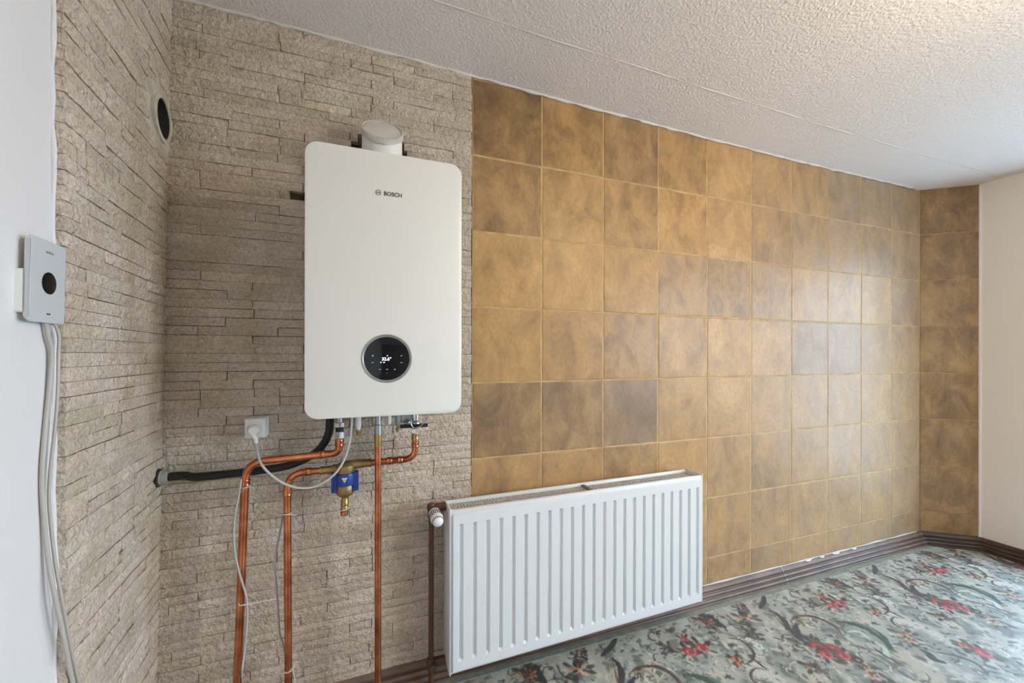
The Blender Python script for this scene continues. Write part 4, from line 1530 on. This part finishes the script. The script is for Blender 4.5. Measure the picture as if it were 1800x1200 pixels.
cable('sensor_cable', 'thin grey cable snaking beside the leftmost copper pipe', [at(*q, PY - 0.012) for q in ((424, 842), (420, 870), (414, 900), (411, 935), (413, 970), (419, 1000), (426, 1025), (432, 1045), (435, 1075), (433, 1110), (429, 1150), (425, 1185))] + [flo(424, 1235)], 0.0030, 'grey_cable')
cable('sensor_cable', 'thin grey cable hanging from a tie behind the second copper pipe', [at(*q, PY + 0.016) for q in ((497, 905), (494, 925), (489, 950), (484, 975), (483, 1000), (486, 1030), (488, 1060), (490, 1090), (492, 1115), (497, 1130), (501, 1146))] + [at(510, 1165, PY + 0.02), at(516, 1185, PY + 0.005), at(518, 1205, PY), flo(519, 1240)], 0.0030, 'grey_cable')
for (px, py, lab, tail) in ((432, 855, 'clear cable tie on the leftmost pipe just below its bend', ((424, 866), (438, 852))),
                            (505, 901, 'white cable tie with loose tails on the second pipe below its bend', ((489, 905), (522, 905))),
                            (426, 1059, 'long cable tie on the leftmost pipe pointing right', ((419, 1060), (486, 1052))),
                            (508, 1176, 'white cable tie near the floor on the second pipe', ((487, 1184), (518, 1168)))):
    p = at(px, py, PY)
    q0 = at(*tail[0], PY - 0.016); q1 = at(*tail[1], PY - 0.016)
    bm = bmesh.new()
    add_tube(bm, [p + Vector((0.0128 * math.cos(a), 0.0128 * math.sin(a), 0)) for a in np.linspace(0, 2 * PI * 0.99, 20)], 0.0011, 6)
    o = from_bm('cable_tie', bm, 'tie', smooth=True)
    tag(o, lab, 'cable tie', 'cable ties on the copper pipes')
    bm = bmesh.new()
    add_tube(bm, [q0, p + Vector((0, -0.0148, 0)), q1], 0.0009, 6)
    from_bm('tie_tail', bm, 'tie', o, True)


# ------------------------------------------------------------------ radiator
RY = -0.150
RL = at(790, 1000, RY).x; RR = at(1236.5, 1000, RY + 0.012).x
RZ0, RZ1 = EYE - 1.116, EYE - 0.536
RW = RR - RL
rang = math.radians(1.0)
RM = Matrix.Translation((RL, RY - 0.004, 0)) @ Matrix.Rotation(rang, 4, 'Z')
rad = thing('radiator', 'white ribbed panel radiator on the wall below the tiles', 'radiator', (RL + RW / 2, -0.1, RZ0))
RD = 0.105


def rad_front():
    bm = bmesh.new()
    ng = 23
    m0 = 0.030
    pit = (RW - 2 * m0 - 0.016) / (ng - 1)
    xs = [0.010, 0.012]
    dx = [0.003, 0.0]
    inner = [0, 0]
    for k in range(ng):
        x = m0 + k * pit
        for a, b in ((0, 0), (0.0045, 1), (0.0135, 1), (0.018, 0)):
            xs.append(x + a); inner.append(b)
    xs += [RW - 0.012, RW - 0.010]; inner += [0, 0]
    zs = [RZ0 + 0.014, RZ0 + 0.016, RZ0 + 0.046, RZ0 + 0.055, RZ1 - 0.062, RZ1 - 0.054, RZ1 - 0.022, RZ1 - 0.020]
    zi = [0, 0, 0, 1, 1, 0, 0, 0]
    V = []
    for i, x in enumerate(xs):
        col = []
        for j, z in enumerate(zs):
            d = 0.0
            if inner[i] and zi[j]: d = 0.0095
            if i in (0, len(xs) - 1) or j in (0, len(zs) - 1): d = 0.0025
            col.append(bm.verts.new((x, d - 0.006, z)))
        V.append(col)
    for i in range(len(xs) - 1):
        for j in range(len(zs) - 1):
            bm.faces.new((V[i][j], V[i + 1][j], V[i + 1][j + 1], V[i][j + 1]))
    # rim going back
    loop_ = [V[i][0] for i in range(len(xs))] + [V[-1][j] for j in range(1, len(zs))] + [V[i][-1] for i in range(len(xs) - 2, -1, -1)] + [V[0][j] for j in range(len(zs) - 2, 0, -1)]
    back = [bm.verts.new((v.co.x, 0.004, v.co.z)) for v in loop_]
    n = len(loop_)
    for k in range(n):
        bm.faces.new((loop_[k], back[k], back[(k + 1) % n], loop_[(k + 1) % n]))
    for v in bm.verts: v.co = RM @ v.co
    return from_bm('front_panel', bm, 'white_enamel', rad)


rad_front()
box('front_shell', (0.002, 0.002, RZ0 + 0.004), (RW - 0.002, 0.016, RZ1 - 0.006), 'white_enamel', rad, 0.002, mtx=RM)
box('side_cover', (0.0, 0.0, RZ0), (0.005, RD, RZ1), 'white_enamel', rad, 0.0015, mtx=RM)
box('side_cover', (RW - 0.005, 0.0, RZ0), (RW, RD, RZ1), 'white_enamel', rad, 0.0015, mtx=RM)
box('back_panel', (0.006, RD - 0.014, RZ0 + 0.004), (RW - 0.006, RD - 0.002, RZ1 - 0.004), 'white_enamel', rad, 0.002, mtx=RM)


def grille():
    bm = bmesh.new()
    z1 = RZ1 - 0.014
    ys = np.linspace(0.020, RD - 0.020, 5)
    for k, y in enumerate(ys):
        add_box(bm, (0.006, y - 0.0022, z1 - 0.004), (RW - 0.006, y + 0.0022, z1))
    n = 96
    for k in range(n):
        x = 0.01 + k * (RW - 0.02) / (n - 1)
        add_box(bm, (x - 0.0016, 0.012, z1 - 0.004), (x + 0.0016, RD - 0.010, z1 - 0.001))
    for v in bm.verts: v.co = RM @ v.co
    return from_bm('top_grille', bm, 'grey_enamel', rad)


grille()
box('grille_clip', (RW * 0.50, 0.014, RZ1 - 0.016), (RW * 0.50 + 0.016, RD - 0.012, RZ1 - 0.009), 'fin', rad, 0.001, mtx=RM)


def fins():
    bm = bmesh.new()
    n = 140
    rows = []
    for k in range(n + 1):
        x = 0.02 + (RW - 0.04) * k / n
        y = 0.030 if (k // 2) % 2 == 0 else RD - 0.03
        rows.append((bm.verts.new((x, y, RZ0 + 0.04)), bm.verts.new((x, y, RZ1 - 0.03))))
    for A, B in zip(rows[:-1], rows[1:]):
        bm.faces.new((A[0], B[0], B[1], A[1]))
    for v in bm.verts: v.co = RM @ v.co
    return from_bm('convector_sheet', bm, 'fin', rad)


fins()
for fx in (0.18, 0.82):
    box('wall_bracket', (RW * fx, RD - 0.003, RZ0 + 0.1), (RW * fx + 0.03, RD + 0.041 - math.sin(rang) * RW * fx, RZ1 - 0.1), 'zinc', rad, 0.002, mtx=RM)
# supply pipe and valves left of the radiator
vx = at(758, 1000, -0.075).x
vz = at(757, 892, -0.075).z
rp = thing('radiator_pipe', 'dark brown painted pipe rising beside the left edge of the radiator', 'pipe', (vx, -0.075, 0))
tube('pipe_run', [(vx, -0.075, 0.0), (vx, -0.075, vz - 0.02)], 0.0095, 'brown_paint', rp, 14)
rv = thing('thermostat_valve', 'white radiator thermostat head on a dark valve left of the radiator', 'valve', (vx, -0.075, vz - 0.03))
lathe('valve_body', (vx, -0.075, vz - 0.034), (0, 0, 1), [(0, .0125), (0.012, .0145), (0.022, .0125), (0.034, .0150), (0.044, .0150), (0.05, .010)], 'brown_paint', rv, 18)
lathe('tail_nut', (vx, -0.075, vz - 0.002), (1, 0, 0), [(0, .012), (0.016, .012), (0.016, .0155), (RL - vx - 0.002, .0155)], 'brown_paint', rv, 18)
hd = Vector((0.10, -0.97, -0.22)).normalized()
hb = Vector((vx + 0.004, -0.082, vz - 0.004))
lathe('neck', hb, hd, [(0, .011), (0.014, .011), (0.016, .015), (0.024, .015)], 'zinc', rv, 18)
head = lathe('dial_head', hb + hd * 0.020, hd, [(0, .0185), (0.003, .0210), (0.012, .0222), (0.038, .0222), (0.050, .0210), (0.060, .0170), (0.066, .0105), (0.068, .0)], 'white_plastic', rv, 36)
_, hu, hv = frame_for(hd)
bm = bmesh.new()
for k in range(22):
    a = 2 * PI * k / 22
    rdir = hu * math.cos(a) + hv * math.sin(a)
    tdir = hd.cross(rdir)
    mt = Matrix(((hd.x, rdir.x, tdir.x, 0), (hd.y, rdir.y, tdir.y, 0), (hd.z, rdir.z, tdir.z, 0), (0, 0, 0, 1)))
    mt = Matrix.Translation(hb + hd * 0.020) @ mt
    add_box(bm, (0.012, 0.0215, -0.0013), (0.036, 0.0229, 0.0013), mt)
    add_box(bm, (0.051, 0.0170, -0.0010), (0.057, 0.0206, 0.0010), mt)
from_bm('vent_slots', bm, 'dark', head)
lz = at(765, 1163, -0.075).z
rl = thing('return_valve', 'dark lower valve at the foot of the radiator left side', 'valve', (vx, -0.075, lz - 0.02))
lathe('valve_body', (vx + 0.0, -0.075, lz - 0.022), (0, 0, 1), [(0, .0125), (0.012, .0150), (0.030, .0150), (0.042, .0125)], 'brown_paint', rl, 18)
lathe('tail_nut', (vx, -0.075, lz), (1, 0, 0), [(0, .012), (0.016, .012), (0.016, .016), (RL - vx - 0.002, .016)], 'brown_paint', rl, 6)
lathe('valve_cap', (vx + 0.002, -0.082, lz), (0.1, -1, 0), [(0, .011), (0.014, .0125), (0.024, .012), (0.026, .009)], 'trim_dark', rl, 18)

# ------------------------------------------------------------------ room thermostat on the left wall
ta, tz0, tz1 = 0.560, EYE + 0.056, EYE + 0.203
th = thing('room_thermostat', 'white glass room thermostat with a round black dial on the left wall', 'thermostat', LM @ Vector((ta, -0.01, tz0)))


def lplate(name, a, z, w_, h_, r, layers, m, parent, n=6):
    bm = bmesh.new()
    rings = []
    for nn, ins in layers:
        rings.append([bm.verts.new(LM @ Vector((a + x, nn, z + zz))) for x, zz in rounded_rect(w_ - 2 * ins, h_ - 2 * ins, max(r - ins, 0.0005), n)])
    k = len(rings[0])
    for A, B in zip(rings[:-1], rings[1:]):
        for i in range(k):
            bm.faces.new((A[i], A[(i + 1) % k], B[(i + 1) % k], B[i]))
    bm.faces.new(rings[0]); bm.faces.new(rings[-1])
    return smooth_by_angle(from_bm(name, bm, m, parent), 35)


tzc = (tz0 + tz1) / 2
lplate('back_box', ta + 0.012, tzc - 0.022, 0.076, 0.074, 0.004, [(-0.013, 0), (-0.003, 0)], 'white_plastic', th)
lplate('body', ta, tzc, 0.094, 0.141, 0.009, [(-0.0045, 0.004), (-0.003, 0.001), (0.001, 0.0)], 'white_plastic', th)
lplate('glass_front', ta, tzc, 0.098, 0.147, 0.008, [(0.001, 0.0005), (0.0015, 0.0), (0.0048, 0.0), (0.0058, 0.001)], 'slate', th)
lplate('edge_band', ta + 0.0485, tzc, 0.002, 0.133, 0.0006, [(0.0005, 0), (0.0056, 0)], 'chrome', th, 2)
dcl = LM @ Vector((ta - 0.001, 0.0059, tzc - 0.002))
lathe('dial_window', dcl - nL * 0.0006, nL, [(0, .0198), (0.0010, .0198), (0.0012, .0190)], 'black_glass', th, 40)
bm = bmesh.new()
for k in (-1, 1):
    add_lathe(bm, LM @ Vector((ta - 0.001 + k * 0.0028, 0.0057, tz0 + 0.016)), nL, [(0, 0.0017), (0.0006, 0.0017), (0.0006, 0)], 12)
from_bm('sensor_dots', bm, 'rubber', th)
text_mesh('small_lettering', 'BOSCH', 0.0062, 'print_soft', th, LM @ Vector((ta - 0.001, 0.0060, tz1 - 0.021)), tuple(-e1), tuple(e2), 0.0002)
# its cables
cb = [LM @ Vector(q) for q in ((0.560, -0.006, EYE + 0.070), (0.545, -0.004, EYE + 0.056), (0.536, -0.004, EYE + 0.030))]
ca_ = lambda px, py, n: (lambda d: CAM + d * (((OL + nL * n) - CAM).dot(nL) / d.dot(nL)))(ray(px, py))
cable('thermostat_cable', 'thick white cable bowing down the plaster from under the thermostat', cb + [ca_(*q) for q in ((91, 620, -.004), (87, 680, -.006), (80, 750, -.007), (75, 810, -.007), (74, 860, -.007), (79, 930, -.005), (86, 990, 0.0), (97, 1050, .008), (110, 1110, .0115), (126, 1190, .0115))] + [L(0.425, 0.42, 0.0115), L(0.41, 0.25, 0.0115), L(0.40, 0.02, 0.0115)], 0.0036, 'cable_t')
cb2 = [LM @ Vector(q) for q in ((0.540, -0.006, EYE + 0.066), (0.526, 0.000, EYE + 0.054), (0.518, 0.002, EYE + 0.03))]
cable('thermostat_cable', 'thin white cable running close to the stone edge under the thermostat', cb2 + [ca_(*q) for q in ((103, 620, .002), (102, 680, .002), (97, 750, .0), (90, 810, -.003), (86, 870, -.004), (90, 930, -.002), (99, 1000, .006), (110, 1060, .011), (122, 1125, .0115), (136, 1190, .0115))] + [L(0.405, 0.42, 0.0115), L(0.39, 0.25, 0.0115), L(0.38, 0.02, 0.0115)], 0.0026, 'cable_t')

# ------------------------------------------------------------------ pendant lamp, out of the frame to the right
lx, ly = 1.10, -1.42
lamp = thing('pendant_lamp', 'round warm white glass pendant lamp', 'lamp', (lx, ly, ceil_z(lx)))
cz_ = ceil_z(lx)
lathe('lamp_base', (lx, ly, cz_ + 0.001), (0, 0, -1), [(0, .05), (0.02, .05), (0.03, .03)], 'zinc', lamp, 32)
lathe('lamp_cord', (lx, ly, cz_ - 0.02), (0, 0, -1), [(0, .004), (0.12, .004)], 'cable', lamp, 10)
lathe('lamp_shade', (lx, ly, cz_ - 0.13), (0, 0, -1), [(0, .02), (0.02, .07), (0.06, .105), (0.11, .115), (0.16, .105), (0.20, .07), (0.22, .0)], 'lamp_glass', lamp, 32)
